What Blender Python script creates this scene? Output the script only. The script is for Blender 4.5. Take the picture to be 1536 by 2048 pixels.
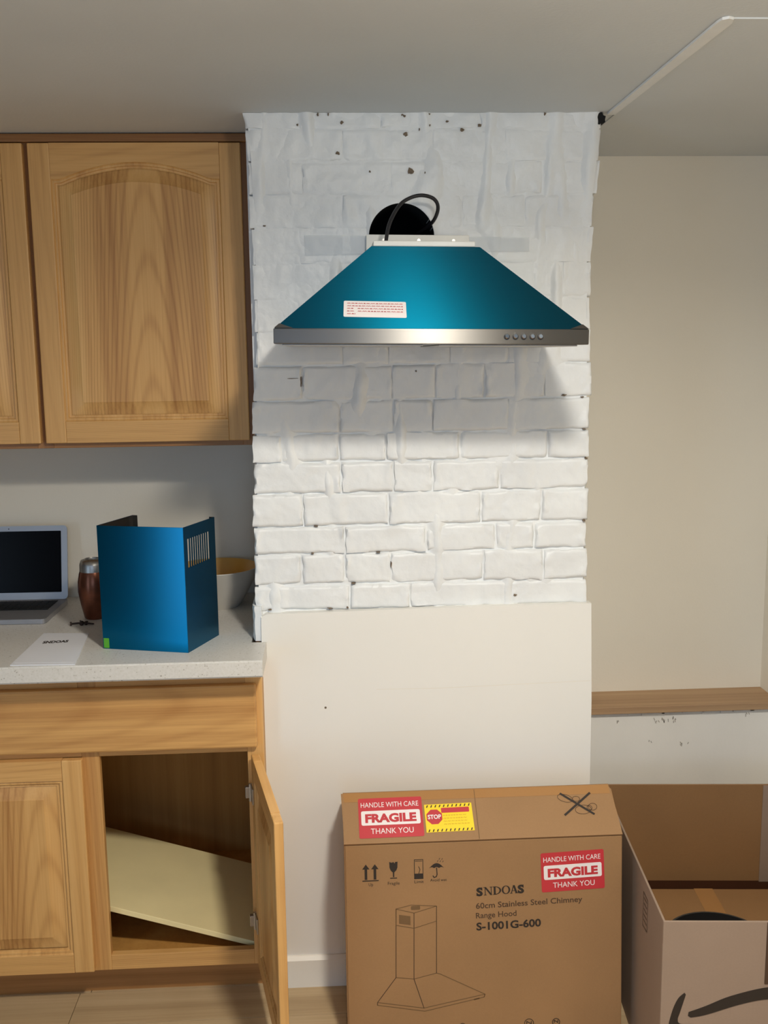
import bpy, bmesh, math, random
from mathutils import Vector, Matrix, noise
random.seed(7)
PI = math.pi
for o in list(bpy.data.objects):
    bpy.data.objects.remove(o, do_unlink=True)
SC = bpy.context.scene
COL = SC.collection

# ------------------------------------------------------------------ camera
cam_d = bpy.data.cameras.new('camera')
cam = bpy.data.objects.new('camera', cam_d); COL.objects.link(cam)
CR = Vector((0.99851617, -0.05295355, -0.01270331))
CU = Vector((0.02084072, 0.1560796, 0.98752459))
CF = Vector((0.0503102, 0.98632402, -0.1569516))
cam.matrix_world = Matrix(((CR.x, CU.x, -CF.x, -0.2175), (CR.y, CU.y, -CF.y, -2.378), (CR.z, CU.z, -CF.z, 1.602), (0, 0, 0, 1)))
cam_d.sensor_fit = 'VERTICAL'
cam_d.sensor_height = 24.0
cam_d.lens = 24.0 * 2005.0 / 2048.0
cam_d.clip_start = 0.02
SC.camera = cam

# ------------------------------------------------------------------ light and exposure
SC.view_settings.view_transform = 'Standard'
SC.view_settings.look = 'None'
SC.view_settings.exposure = -0.1
SC.view_settings.gamma = 1.0
SC.view_settings.use_curve_mapping = False
w = bpy.data.worlds.new('world'); SC.world = w; w.use_nodes = True
w.node_tree.nodes['Background'].inputs[0].default_value = (0.62, 0.75, 0.95, 1)
w.node_tree.nodes['Background'].inputs[1].default_value = 0.3
LAMP = Vector((0.08, -1.46, 2.118))
def area(name, loc, direction, sx, sy, power, col, shape='RECTANGLE'):
    d = bpy.data.lights.new(name, 'AREA'); d.shape = shape; d.size = sx
    if shape in ('RECTANGLE', 'ELLIPSE'): d.size_y = sy
    d.energy = power; d.color = col
    o = bpy.data.objects.new(name, d); COL.objects.link(o); o.location = loc
    o.rotation_euler = Vector(direction).to_track_quat('-Z', 'Y').to_euler()
    return o
# daylight coming in through the glazed door of the left wall, cool fill from an added window behind the camera
WIN_L = area('daylight_side_door', (-2.535, -2.93, 0.98), (1, 0, 0), 0.95, 1.72, 16, (0.42, 0.68, 1.0))
FILL_B = area('rear_window_fill', (-0.2, -5.48, 1.45), (0, 1, 0), 1.30, 1.10, 12.0, (0.32, 0.58, 1.0))
# the warm ceiling downlight
DOWN = area('downlight_light', LAMP - Vector((0, 0, 0.004)), (0, 0, -1), 0.15, 0.15, 28.5, (1.0, 0.95, 0.85), 'DISK'); DOWN.data.spread = math.radians(165)
bd = bpy.data.lights.new('downlight_bulb', 'POINT'); bd.energy = 13.0; bd.color = (1.0, 0.95, 0.85); bd.shadow_soft_size = 0.05
BULB = bpy.data.objects.new('downlight_bulb', bd); COL.objects.link(BULB); BULB.location = LAMP-Vector((0, 0, 0.06))

# ------------------------------------------------------------------ materials
def new_mat(name):
    m = bpy.data.materials.new(name); m.use_nodes = True
    nt = m.node_tree
    return m, nt, nt.nodes, nt.links, nt.nodes['Principled BSDF']
def N(nodes, typ, **kw):
    n = nodes.new(typ)
    for k, v in kw.items(): setattr(n, k, v)
    return n
def ramp(nodes, stops):
    r = nodes.new('ShaderNodeValToRGB'); e = r.color_ramp.elements
    while len(e) < len(stops): e.new(0.5)
    for el, (p, c) in zip(e, stops): el.position = p; el.color = (*c, 1)
    return r
def srgb(r, g, b):
    f = lambda c: (c/255/12.92) if c/255 <= 0.04045 else ((c/255+0.055)/1.055)**2.4
    return (f(r), f(g), f(b))
def plain(name, col, rough=0.6, metal=0.0, var=0.06, vscale=8.0, bump=0.0, bscale=120.0, spec=0.5, coat=0.0):
    m, nt, nd, ln, bs = new_mat(name)
    tc = N(nd, 'ShaderNodeTexCoord')
    nz = N(nd, 'ShaderNodeTexNoise'); nz.inputs['Scale'].default_value = vscale; nz.inputs['Detail'].default_value = 4
    ln.new(tc.outputs['Object'], nz.inputs['Vector'])
    rp = ramp(nd, [(0.3, tuple(c*(1-var) for c in col)), (0.7, tuple(min(1, c*(1+var)) for c in col))])
    ln.new(nz.outputs['Fac'], rp.inputs[0]); ln.new(rp.outputs[0], bs.inputs['Base Color'])
    bs.inputs['Roughness'].default_value = rough; bs.inputs['Metallic'].default_value = metal
    bs.inputs['Specular IOR Level'].default_value = spec
    bs.inputs['Coat Weight'].default_value = coat
    if bump:
        n2 = N(nd, 'ShaderNodeTexNoise'); n2.inputs['Scale'].default_value = bscale; n2.inputs['Detail'].default_value = 5
        ln.new(tc.outputs['Object'], n2.inputs['Vector'])
        b = N(nd, 'ShaderNodeBump'); b.inputs['Strength'].default_value = bump; b.inputs['Distance'].default_value = 0.002
        ln.new(n2.outputs['Fac'], b.inputs['Height']); ln.new(b.outputs[0], bs.inputs['Normal'])
    return m
def wood(name, along, light, mid, dark, centre=0.0, curve=18.0, freq=26.0, cath=0.55, rough=0.42, boards=14.0, seed=0.0):
    """oak: cathedral arches (parabolas), board to board tone and fine pores, grain running along an axis"""
    m, nt, nd, ln, bs = new_mat(name)
    tc = N(nd, 'ShaderNodeTexCoord'); sp = N(nd, 'ShaderNodeSeparateXYZ'); ln.new(tc.outputs['Object'], sp.inputs[0])
    al = {'x': 0, 'y': 1, 'z': 2}[along]; ac = {'x': 2, 'y': 0, 'z': 0}[along]; th = 3-al-ac
    def math_(op, a, b=None, c=None):
        n = N(nd, 'ShaderNodeMath', operation=op)
        for i, v in enumerate((a, b, c)):
            if v is None: continue
            if isinstance(v, (int, float)): n.inputs[i].default_value = v
            else: ln.new(v, n.inputs[i])
        return n.outputs[0]
    A, B, T = sp.outputs[al], sp.outputs[ac], sp.outputs[th]
    def nz(sa, sb, detail, off, rough_=0.55):
        cb = N(nd, 'ShaderNodeCombineXYZ')
        ln.new(math_('MULTIPLY_ADD', A, sa, off+seed), cb.inputs[0]); ln.new(math_('MULTIPLY_ADD', B, sb, off*1.7+seed), cb.inputs[1]); ln.new(math_('MULTIPLY', T, sb), cb.inputs[2])
        n = N(nd, 'ShaderNodeTexNoise'); n.inputs['Scale'].default_value = 1; n.inputs['Detail'].default_value = detail; n.inputs['Roughness'].default_value = rough_
        ln.new(cb.outputs[0], n.inputs['Vector']); return n.outputs['Fac']
    warp = nz(1.2, 4, 2, 3.1)
    bc = math_('SUBTRACT', B, centre)
    q = math_('MULTIPLY', math_('MULTIPLY', bc, bc), curve)
    v = math_('ADD', math_('ADD', A, q), math_('MULTIPLY', warp, 0.09))
    s = math_('MULTIPLY_ADD', math_('SINE', math_('MULTIPLY', v, freq)), 0.5, 0.5)
    s = math_('POWER', s, 3.5)
    brd = nz(0.15, boards, 1, 11.0)
    fine = nz(5, 240, 6, 5.0, 0.7)
    med = nz(0.9, 60, 4, 8.0)
    f = math_('ADD', math_('MULTIPLY', s, -0.16*cath), 0.5)
    f = math_('ADD', f, math_('MULTIPLY_ADD', brd, 0.75, -0.375))
    f = math_('ADD', f, math_('MULTIPLY_ADD', med, 0.5, -0.25))
    f = math_('ADD', f, math_('MULTIPLY_ADD', fine, 0.34, -0.17))
    rp = ramp(nd, [(0.18, dark), (0.5, mid), (0.82, light)])
    ln.new(f, rp.inputs[0]); ln.new(rp.outputs[0], bs.inputs['Base Color'])
    bs.inputs['Roughness'].default_value = rough
    b = N(nd, 'ShaderNodeBump'); b.inputs['Strength'].default_value = 0.12; b.inputs['Distance'].default_value = 0.001
    ln.new(fine, b.inputs['Height']); ln.new(b.outputs[0], bs.inputs['Normal'])
    return m
OL, OM, OD = srgb(234, 190, 126), srgb(217, 167, 102), srgb(178, 126, 70)
M = {}
M['oak_v'] = wood('oak_vertical', 'z', OL, OM, OD, centre=-0.2, cath=0.3)
M['oak_h'] = wood('oak_horizontal', 'x', OL, OM, OD, centre=0.79, curve=30, freq=30, cath=0.5, boards=9, seed=2.0)
M['oak_y'] = wood('oak_depth', 'y', OL, OM, OD, cath=0.2)
M['oak_panel'] = wood('oak_panel', 'z', OL, OM, OD, centre=0.275, curve=75, freq=40, cath=0.9, boards=18, seed=1.3)
M['oak_frame'] = wood('oak_face_frame', 'z', srgb(190, 140, 86), srgb(165, 116, 66), srgb(130, 86, 44), cath=0.2, seed=4)
M['oak_rail'] = wood('oak_face_rail', 'x', srgb(190, 140, 86), srgb(165, 116, 66), srgb(130, 86, 44), cath=0.2, seed=6)
M['oak_inner'] = wood('cabinet_interior', 'z', srgb(204, 154, 84), srgb(190, 138, 70), srgb(170, 120, 58), cath=0.1, rough=0.6)
M['shelf'] = plain('shelf_laminate', srgb(246, 228, 172), 0.5, var=0.04)
M['white_wall'] = plain('beige_wall_paint', srgb(238, 230, 214), 0.75, var=0.025, vscale=2.0, bump=0.10, bscale=160)
M['grey_wall'] = plain('grey_wall_paint', srgb(140, 146, 154), 0.8, var=0.02)
M['slate_wall'] = plain('slate_wall_paint', srgb(84, 88, 96), 0.8, var=0.03)
M['ceiling'] = plain('ceiling_paint', srgb(216, 219, 220), 0.85, var=0.03, vscale=2.5, bump=0.22, bscale=140)
M['low_wall'] = plain('lower_wall_paint', srgb(246, 242, 234), 0.7, var=0.03, vscale=5, bump=0.1)
M['panel_wall'] = plain('drywall_paint', srgb(238, 235, 228), 0.5, var=0.012, vscale=3, bump=0.05)
M['spackle'] = plain('white_caulk', srgb(240, 240, 238), 0.6, var=0.03, vscale=20)
M['trim'] = plain('trim_paint', srgb(236, 230, 218), 0.42, var=0.02)
M['black'] = plain('black_plastic', (0.012, 0.012, 0.013), 0.35)
M['cord'] = plain('cord_rubber', (0.014, 0.013, 0.016), 0.45)
M['soot'] = plain('flue_soot', (0.004, 0.004, 0.004), 0.9)
M['pit'] = plain('exposed_brick_pit', srgb(120, 104, 86), 0.9, var=0.3, vscale=200)

M['chrome'] = plain('chrome', (0.85, 0.85, 0.85), 0.12, 1.0)
M['dull_metal'] = plain('dull_zinc', (0.5, 0.48, 0.45), 0.4, 1.0)
M['white_plastic'] = plain('white_plastic', srgb(235, 232, 224), 0.45)
M['alu'] = plain('laptop_aluminium', srgb(176, 176, 180), 0.42, 0.75, var=0.02)
M['screen'] = plain('laptop_screen', (0.003, 0.003, 0.004), 0.2, spec=0.06)
M['key'] = plain('laptop_keys', (0.012, 0.013, 0.014), 0.5)
M['paper'] = plain('paper', srgb(232, 232, 236), 0.7, var=0.02)
M['sticker_white'] = plain('sticker_white', srgb(236, 228, 226), 0.5, var=0.02)
M['sticker_red'] = plain('sticker_red', srgb(192, 50, 58), 0.42, var=0.03)
M['sticker_yellow'] = plain('sticker_yellow', srgb(250, 214, 40), 0.4, var=0.03)
M['sticker_green'] = plain('sticker_green', srgb(88, 170, 40), 0.5, var=0.03)
M['ink'] = plain('carton_ink', srgb(44, 34, 26), 0.7)
M['ink_faint'] = plain('carton_ink_faint', srgb(112, 84, 52), 0.75)
M['ink_brown'] = plain('carton_ink_brown', srgb(74, 52, 34), 0.75)
M['ink_yellow'] = plain('sticker_ink', srgb(214, 168, 30), 0.6)
M['cup'] = plain('copper_cup', srgb(124, 72, 50), 0.30, 0.6, var=0.25, vscale=30)
M['bowl_out'] = plain('bowl_glaze_outside', srgb(206, 200, 190), 0.3)
M['bowl_in'] = plain('bowl_glaze_inside', srgb(214, 170, 88), 0.3)
M['pan'] = plain('black_pan', (0.014, 0.013, 0.013), 0.3)
M['plank_gap'] = plain('subfloor', srgb(70, 58, 44), 0.9)
M['hardware'] = plain('dark_hardware', srgb(60, 46, 40), 0.5, 0.3)
M['ledge'] = wood('ledge_wood', 'x', srgb(204, 172, 136), srgb(184, 150, 114), srgb(156, 122, 90), cath=0.1, boards=8, rough=0.6)
M['plank'] = wood('floor_plank', 'x', srgb(206, 182, 144), srgb(190, 164, 126), srgb(164, 138, 102), cath=0.3, boards=10, rough=0.5)
M['scuff'] = plain('grey_scuff', srgb(176, 168, 156), 0.8)
def cardboard(name, col, seed):
    m, nt, nd, ln, bs = new_mat(name)
    tc = N(nd, 'ShaderNodeTexCoord'); mp = N(nd, 'ShaderNodeMapping'); mp.inputs['Location'].default_value = (seed, seed, 0)
    ln.new(tc.outputs['Object'], mp.inputs[0])
    n1 = N(nd, 'ShaderNodeTexNoise'); n1.inputs['Scale'].default_value = 3.5; n1.inputs['Detail'].default_value = 3
    n2 = N(nd, 'ShaderNodeTexNoise'); n2.inputs['Scale'].default_value = 260; n2.inputs['Detail'].default_value = 3
    for n in (n1, n2): ln.new(mp.outputs[0], n.inputs['Vector'])
    mx = N(nd, 'ShaderNodeMath', operation='MULTIPLY_ADD'); mx.inputs[1].default_value = 0.35
    ln.new(n2.outputs['Fac'], mx.inputs[0]); ln.new(n1.outputs['Fac'], mx.inputs[2])
    rp = ramp(nd, [(0.4, tuple(c*0.90 for c in col)), (0.95, tuple(min(1, c*1.10) for c in col))])
    ln.new(mx.outputs[0], rp.inputs[0]); ln.new(rp.outputs[0], bs.inputs['Base Color'])
    bs.inputs['Roughness'].default_value = 0.72
    b = N(nd, 'ShaderNodeBump'); b.inputs['Strength'].default_value = 0.12; b.inputs['Distance'].default_value = 0.001
    ln.new(n1.outputs['Fac'], b.inputs['Height']); ln.new(b.outputs[0], bs.inputs['Normal'])
    return m
M['card'] = cardboard('kraft_cardboard', srgb(156, 118, 78), 0)
M['card2'] = cardboard('pale_cardboard', srgb(152, 130, 112), 3)
M['card_in'] = cardboard('cardboard_inside', srgb(146, 108, 68), 6)
def film(name, col, aniso=1.0, rough=0.50, streak=0.05):
    m, nt, nd, ln, bs = new_mat(name)
    bs.inputs['Base Color'].default_value = (*col, 1)
    tc = N(nd, 'ShaderNodeTexCoord'); mp = N(nd, 'ShaderNodeMapping'); mp.inputs['Scale'].default_value = (3, 3, 420)
    ln.new(tc.outputs['Object'], mp.inputs[0])
    n1 = N(nd, 'ShaderNodeTexNoise'); n1.inputs['Scale'].default_value = 1; n1.inputs['Detail'].default_value = 3
    ln.new(mp.outputs[0], n1.inputs['Vector'])
    mr = N(nd, 'ShaderNodeMapRange'); mr.inputs['To Min'].default_value = rough-streak; mr.inputs['To Max'].default_value = rough+streak
    ln.new(n1.outputs['Fac'], mr.inputs['Value']); ln.new(mr.outputs[0], bs.inputs['Roughness'])
    bs.inputs['Metallic'].default_value = 1.0
    bs.inputs['Anisotropic'].default_value = aniso
    tg = N(nd, 'ShaderNodeCombineXYZ'); tg.inputs[2].default_value = 1.0; ln.new(tg.outputs[0], bs.inputs['Tangent'])   # brushed sideways: the gloss stretches up and down
    bs.inputs['Coat Weight'].default_value = 0.15; bs.inputs['Coat Roughness'].default_value = 0.15
    return m
M['film'] = film('teal_film_on_steel', (0.001, 0.095, 0.155))
M['film2'] = film('blue_film_on_steel', (0.001, 0.15, 0.29), aniso=0.95, rough=0.28, streak=0.008)
M['steel'] = film('brushed_steel', (0.18, 0.17, 0.155), aniso=0.95, rough=0.40)
def clear_film():
    m, nt, nd, ln, bs = new_mat('clear_plastic_film')
    bs.inputs['Base Color'].default_value = (0.78, 0.82, 0.86, 1); bs.inputs['Roughness'].default_value = 0.35
    bs.inputs['Alpha'].default_value = 0.22
    return m
M['clear'] = clear_film()
def painted_brick():
    m, nt, nd, ln, bs = new_mat('white_painted_brick')
    tc = N(nd, 'ShaderNodeTexCoord')
    n1 = N(nd, 'ShaderNodeTexNoise'); n1.inputs['Scale'].default_value = 7; n1.inputs['Detail'].default_value = 5
    n2 = N(nd, 'ShaderNodeTexNoise'); n2.inputs['Scale'].default_value = 150; n2.inputs['Detail'].default_value = 4
    n3 = N(nd, 'ShaderNodeTexNoise'); n3.inputs['Scale'].default_value = 34; n3.inputs['Detail'].default_value = 4
    for n in (n1, n2, n3): ln.new(tc.outputs['Object'], n.inputs['Vector'])
    rp = ramp(nd, [(0.3, srgb(230, 231, 231)), (0.7, srgb(240, 241, 240))])
    ln.new(n1.outputs['Fac'], rp.inputs[0]); ln.new(rp.outputs[0], bs.inputs['Base Color'])
    bs.inputs['Roughness'].default_value = 0.42
    ad = N(nd, 'ShaderNodeMath', operation='MULTIPLY_ADD'); ad.inputs[1].default_value = 0.3
    ln.new(n2.outputs['Fac'], ad.inputs[0]); ln.new(n3.outputs['Fac'], ad.inputs[2])
    b = N(nd, 'ShaderNodeBump'); b.inputs['Strength'].default_value = 0.42; b.inputs['Distance'].default_value = 0.003
    ln.new(ad.outputs[0], b.inputs['Height']); ln.new(b.outputs[0], bs.inputs['Normal'])
    return m
M['brick'] = painted_brick()
def counter_mat():
    m, nt, nd, ln, bs = new_mat('speckled_laminate')
    tc = N(nd, 'ShaderNodeTexCoord')
    v = N(nd, 'ShaderNodeTexVoronoi'); v.inputs['Scale'].default_value = 190
    n1 = N(nd, 'ShaderNodeTexNoise'); n1.inputs['Scale'].default_value = 120; n1.inputs['Detail'].default_value = 2
    ln.new(tc.outputs['Object'], v.inputs['Vector']); ln.new(tc.outputs['Object'], n1.inputs['Vector'])
    rp = ramp(nd, [(0.0, srgb(120, 112, 102)), (0.16, srgb(176, 168, 158)), (0.26, srgb(214, 210, 202)), (1.0, srgb(222, 218, 212))])
    ml = N(nd, 'ShaderNodeMath', operation='MULTIPLY_ADD'); ml.inputs[1].default_value = 0.9; 
    s = N(nd, 'ShaderNodeMath', operation='SUBTRACT'); s.inputs[1].default_value = 0.36
    ln.new(n1.outputs['Fac'], s.inputs[0]); ln.new(v.outputs['Distance'], ml.inputs[0]); ln.new(s.outputs[0], ml.inputs[2])
    ln.new(ml.outputs[0], rp.inputs[0]); ln.new(rp.outputs[0], bs.inputs['Base Color'])
    bs.inputs['Roughness'].default_value = 0.38
    return m
M['counter'] = counter_mat()
def emis(name, col, st):
    m, nt, nd, ln, bs = new_mat(name)
    bs.inputs['Base Color'].default_value = (0.8, 0.8, 0.8, 1)
    bs.inputs['Emission Color'].default_value = (*col, 1); bs.inputs['Emission Strength'].default_value = st
    return m
M['lamp_glow'] = emis('lamp_diffuser', (1.0, 0.83, 0.62), 6.0)
M['glass'] = emis('daylit_glass', (0.78, 0.88, 1.0), 1.2)

# ------------------------------------------------------------------ mesh helpers
class MB:
    def __init__(s): s.v = []; s.f = []; s.m = []
    def add(s, vs, fs, mi=0):
        o = len(s.v); s.v += [tuple(p) for p in vs]; s.f += [tuple(i+o for i in f) for f in fs]; s.m += [mi]*len(fs); return s
    def box(s, x0, x1, y0, y1, z0, z1, mi=0, bev=0.0, xf=None):
        if bev:
            bm = bmesh.new(); bmesh.ops.create_cube(bm, size=1)
            for v in bm.verts: v.co = Vector(((x0+x1)/2+v.co.x*(x1-x0), (y0+y1)/2+v.co.y*(y1-y0), (z0+z1)/2+v.co.z*(z1-z0)))
            bmesh.ops.bevel(bm, geom=list(bm.edges), offset=bev, segments=2, profile=0.5, affect='EDGES')
            bm.verts.index_update(); vs = [v.co.copy() for v in bm.verts]; fs = [[v.index for v in f.verts] for f in bm.faces]; bm.free()
        else:
            vs = [Vector(p) for p in ((x0,y0,z0),(x1,y0,z0),(x1,y1,z0),(x0,y1,z0),(x0,y0,z1),(x1,y0,z1),(x1,y1,z1),(x0,y1,z1))]
            fs = [(0,3,2,1),(4,5,6,7),(0,1,5,4),(1,2,6,5),(2,3,7,6),(3,0,4,7)]
        if xf: vs = [xf @ p for p in vs]
        return s.add(vs, fs, mi)
    def prism(s, poly, fn, h0, h1, mi=0):
        """polygon (counter-clockwise seen from +h) extruded from h0 to h1; fn(a,b,h)->point"""
        n = len(poly)
        vs = [fn(a, b, h0) for a, b in poly]+[fn(a, b, h1) for a, b in poly]
        fs = [tuple(reversed(range(n))), tuple(range(n, 2*n))]+[(i, (i+1) % n, n+(i+1) % n, n+i) for i in range(n)]
        return s.add(vs, fs, mi)
    def lathe(s, prof, c=(0, 0, 0), seg=32, mi=0, closed=True):
        vs = []; fs = []
        for r, z in prof:
            for k in range(seg): a = 2*PI*k/seg; vs.append((c[0]+r*math.cos(a), c[1]+r*math.sin(a), c[2]+z))
        for i in range(len(prof)-1):
            for k in range(seg):
                k2 = (k+1) % seg; fs.append((i*seg+k, i*seg+k2, (i+1)*seg+k2, (i+1)*seg+k))
        if closed:
            fs.append(tuple(reversed(range(seg)))); fs.append(tuple(range((len(prof)-1)*seg, len(prof)*seg)))
        return s.add(vs, fs, mi)
    def tube(s, pts, r, seg=10, mi=0):
        pts = [Vector(p) for p in pts]; vs = []; fs = []; up = None
        for i, p in enumerate(pts):
            t = (pts[min(i+1, len(pts)-1)]-pts[max(i-1, 0)]).normalized()
            if up is None: up = t.orthogonal().normalized()
            up = (up - t*up.dot(t)).normalized(); sd = t.cross(up)
            for k in range(seg): a = 2*PI*k/seg; vs.append(p+up*math.cos(a)*r+sd*math.sin(a)*r)
        for i in range(len(pts)-1):
            for k in range(seg):
                k2 = (k+1) % seg; fs.append((i*seg+k, i*seg+k2, (i+1)*seg+k2, (i+1)*seg+k))
        fs.append(tuple(reversed(range(seg)))); fs.append(tuple(range((len(pts)-1)*seg, len(pts)*seg)))
        return s.add(vs, fs, mi)
    def build(s, name, mats, parent=None, smooth=False, loc=None, fix=True, auto=None):
        me = bpy.data.meshes.new(name)
        off = Vector(loc) if loc is not None else Vector((0, 0, 0))
        me.from_pydata([Vector(p)-off for p in s.v], [], s.f)
        if not isinstance(mats, (list, tuple)): mats = [mats]
        for m in mats: me.materials.append(m if not isinstance(m, str) else M[m])
        for p, mi in zip(me.polygons, s.m): p.material_index = mi; p.use_smooth = smooth
        if fix:
            bm = bmesh.new(); bm.from_mesh(me); bmesh.ops.recalc_face_normals(bm, faces=bm.faces); bm.to_mesh(me); bm.free()
        if auto: me.set_sharp_from_angle(angle=math.radians(auto))
        o = bpy.data.objects.new(name, me); COL.objects.link(o)
        if parent: o.parent = parent
        elif loc is not None: o.location = loc
        return o
def tag(o, label=None, cat=None, group=None, kind=None):
    if label: o['label'] = label
    if cat: o['category'] = cat
    if group: o['group'] = group
    if kind: o['kind'] = kind
    return o
def thing(name, label, cat, loc=(0, 0, 0), rot=(0, 0, 0), group=None, kind=None):
    o = bpy.data.objects.new(name, None); COL.objects.link(o); o.location = loc; o.rotation_euler = rot
    o.empty_display_size = 0.05
    return tag(o, label, cat, group, kind)
def text_mesh(body, width, height, bold=0.0):
    """flat lettering outlines as a list of verts/faces scaled to a width and cap height, baseline at 0"""
    c = bpy.data.curves.new('lettering', 'FONT'); c.body = body; c.size = 1.0; c.offset = bold; c.resolution_u = 3
    o = bpy.data.objects.new('lettering', c); COL.objects.link(o)
    dg = bpy.context.evaluated_depsgraph_get(); me = bpy.data.meshes.new_from_object(o.evaluated_get(dg))
    vs = [v.co.copy() for v in me.vertices]; fs = [tuple(p.vertices) for p in me.polygons]
    bpy.data.objects.remove(o, do_unlink=True); bpy.data.curves.remove(c); bpy.data.meshes.remove(me)
    x0 = min(v.x for v in vs); x1 = max(v.x for v in vs); y1 = max(v.y for v in vs)
    return [((v.x-x0)/(x1-x0)*width, v.y/y1*height) for v in vs], fs
class Face:
    """a flat face of a thing: s to the right, t up, d out of the face"""
    def __init__(s, o, xd, yd): s.o = Vector(o); s.x = Vector(xd).normalized(); s.y = Vector(yd).normalized(); s.n = s.x.cross(s.y).normalized()
    def __call__(s, a, b, d=0.0): return s.o+s.x*a+s.y*b+s.n*d
def rrect(x0, x1, y0, y1, r, n=4):
    p = []
    for cx, cy, a0 in ((x1-r, y0+r, -90), (x1-r, y1-r, 0), (x0+r, y1-r, 90), (x0+r, y0+r, 180)):
        for k in range(n+1): a = math.radians(a0+90*k/n); p.append((cx+r*math.cos(a), cy+r*math.sin(a)))
    return p
def slab(mb, F, poly, d0, d1, mi=0): return mb.prism(poly, lambda a, b, h: F(a, b, h), d0, d1, mi)
def lettering(mb, F, body, x, y, width, height, d, bold=0.0, rot=0.0, mi=0):
    vs, fs = text_mesh(body, width, height, bold); c, s_ = math.cos(rot), math.sin(rot)
    return mb.add([F(x+a*c-b*s_, y+a*s_+b*c, d) for a, b in vs], fs, mi)
def stroke(mb, F, pts, wd, d, mi=0, closed=False):
    n = len(pts); rng = range(n if closed else n-1)
    for i in rng:
        a = Vector(pts[i]); b = Vector(pts[(i+1) % n]); t = (b-a)
        if t.length < 1e-6: continue
        t.normalize(); nn = Vector((-t.y, t.x))*wd/2; e = t*wd*0.3
        mb.add([F(*(a-e-nn), d), F(*(b+e-nn), d), F(*(b+e+nn), d), F(*(a-e+nn), d)], [(0, 1, 2, 3)], mi)
    return mb

# ------------------------------------------------------------------ the room
CZ = 2.138; YW = 0.505; XR = 1.076; XL = -2.55; YB = -5.5
def st(o, label=None): return tag(o, label, None, None, 'structure')
fl = MB().box(XL-.1, XR+.1, YB-.1, YW+.1, -0.08, -0.012).build('floor', 'plank_gap'); st(fl, 'grey beige wood plank floor')
random.seed(3)
PW = 0.128; PL = 1.21
pm = {}
k = 0
y = YW
while y > YB:
    x = XL - random.random()*PL
    while x < XR:
        a = max(x, XL); b = min(x+PL, XR)
        if b-a > 0.02:
            y0 = max(y-PW, YB)
            key = (round(b-a, 3), round(y-y0, 3))
            if key not in pm:
                pm[key] = MB().box(0.0008, b-a-0.0008, 0.0008, y-y0-0.0008, -0.0115, 0, bev=0.0008).build('plank', 'plank').data
                bpy.data.objects.remove([o for o in bpy.data.objects if o.data == pm[key]][0])
            o = bpy.data.objects.new('plank', pm[key]); COL.objects.link(o); o.parent = fl; o.location = (a, y0, 0)
        x += PL
    y -= PW
st(MB().box(XL-.1, XR+.1, YB-.1, YW+.1, CZ, CZ+.1).build('ceiling', 'ceiling'), 'dull off white painted ceiling')
st(MB().box(XL-.1, XR+.1, YW, YW+.1, -.08, CZ).build('wall_back', 'white_wall'), 'beige painted wall behind the counter and the alcove')
st(MB().box(XR, XR+.1, YB-.1, YW, -.08, CZ).build('wall_right', 'white_wall'), 'beige painted side wall of the alcove')
# left and rear walls, each with a window opening
def wall_with_hole(name, label, fn, a0, a1, h0, h1, wa0, wa1, wh0, wh1, mat='grey_wall'):
    mb = MB()
    for (p, q, r, s) in ((a0, wa0, h0, h1), (wa1, a1, h0, h1), (wa0, wa1, h0, wh0), (wa0, wa1, wh1, h1)):
        mb.box(*fn(p, q, r, s))
    st(mb.build(name, mat), label)
wall_with_hole('wall_left', 'plain painted wall at the far left', lambda p, q, r, s: (XL-.1, XL, p, q, r, s), YB-.1, YW, -.08, CZ, -3.47, -2.39, 0.03, 1.92, 'slate_wall')
wall_with_hole('wall_rear', 'plain painted wall behind the camera', lambda p, q, r, s: (p, q, YB-.1, YB, r, s), XL, XR, -.08, CZ, -0.85, 0.45, 0.9, 2.0)
def window(name, label, fn, a0, a1, h0, h1):
    t = MB()
    wd = 0.045
    for (p, q, r, s) in ((a0, a0+wd, h0, h1), (a1-wd, a1, h0, h1), (a0+wd, a1-wd, h0, h0+wd), (a0+wd, a1-wd, h1-wd, h1), ((a0+a1)/2-.02, (a0+a1)/2+.02, h0+wd, h1-wd)):
        t.box(*fn(p, q, r, s, 0.0, 0.05))
    o = t.build(name, 'trim'); st(o, label)
    g = MB(); g.box(*fn(a0+wd, (a0+a1)/2-.02, h0+wd, h1-wd, 0.055, 0.06)); g.build('pane', 'glass', o)
    g = MB(); g.box(*fn((a0+a1)/2+.02, a1-wd, h0+wd, h1-wd, 0.055, 0.06)); g.build('pane', 'glass', o)
window('door_1', 'white framed glazed door in the far left wall', lambda p, q, r, s, d0, d1: (XL-d1, XL-d0, p, q, r, s), -3.47, -2.39, 0.03, 1.92)
window('window_added', 'unseen white framed window added to the rear wall for fill light', lambda p, q, r, s, d0, d1: (p, q, YB-d1, YB-d0, r, s), -0.85, 0.45, 0.9, 2.0)  # window added out of view to carry the cool fill
# ceiling patch seam and the white caulk line
st(MB().box(0.447, XR, -0.66, YW, CZ-0.0025, CZ+.002, bev=0.001).build('ceiling_patch', 'ceiling'), 'patched piece of ceiling above the alcove')
sp = [(0.4265, 0.0), (0.4450, 0.0), (0.4585, -0.645), (0.4535, -0.664), (0.4440, -0.669), (0.4350, -0.662), (0.4325, -0.645)]
st(MB().prism(list(reversed(sp)), lambda a, b, h: Vector((a, b, h)), CZ-0.005, CZ-0.0005).build('trim_1', 'spackle'), 'bright white caulk line running across the ceiling from the chimney')
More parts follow.
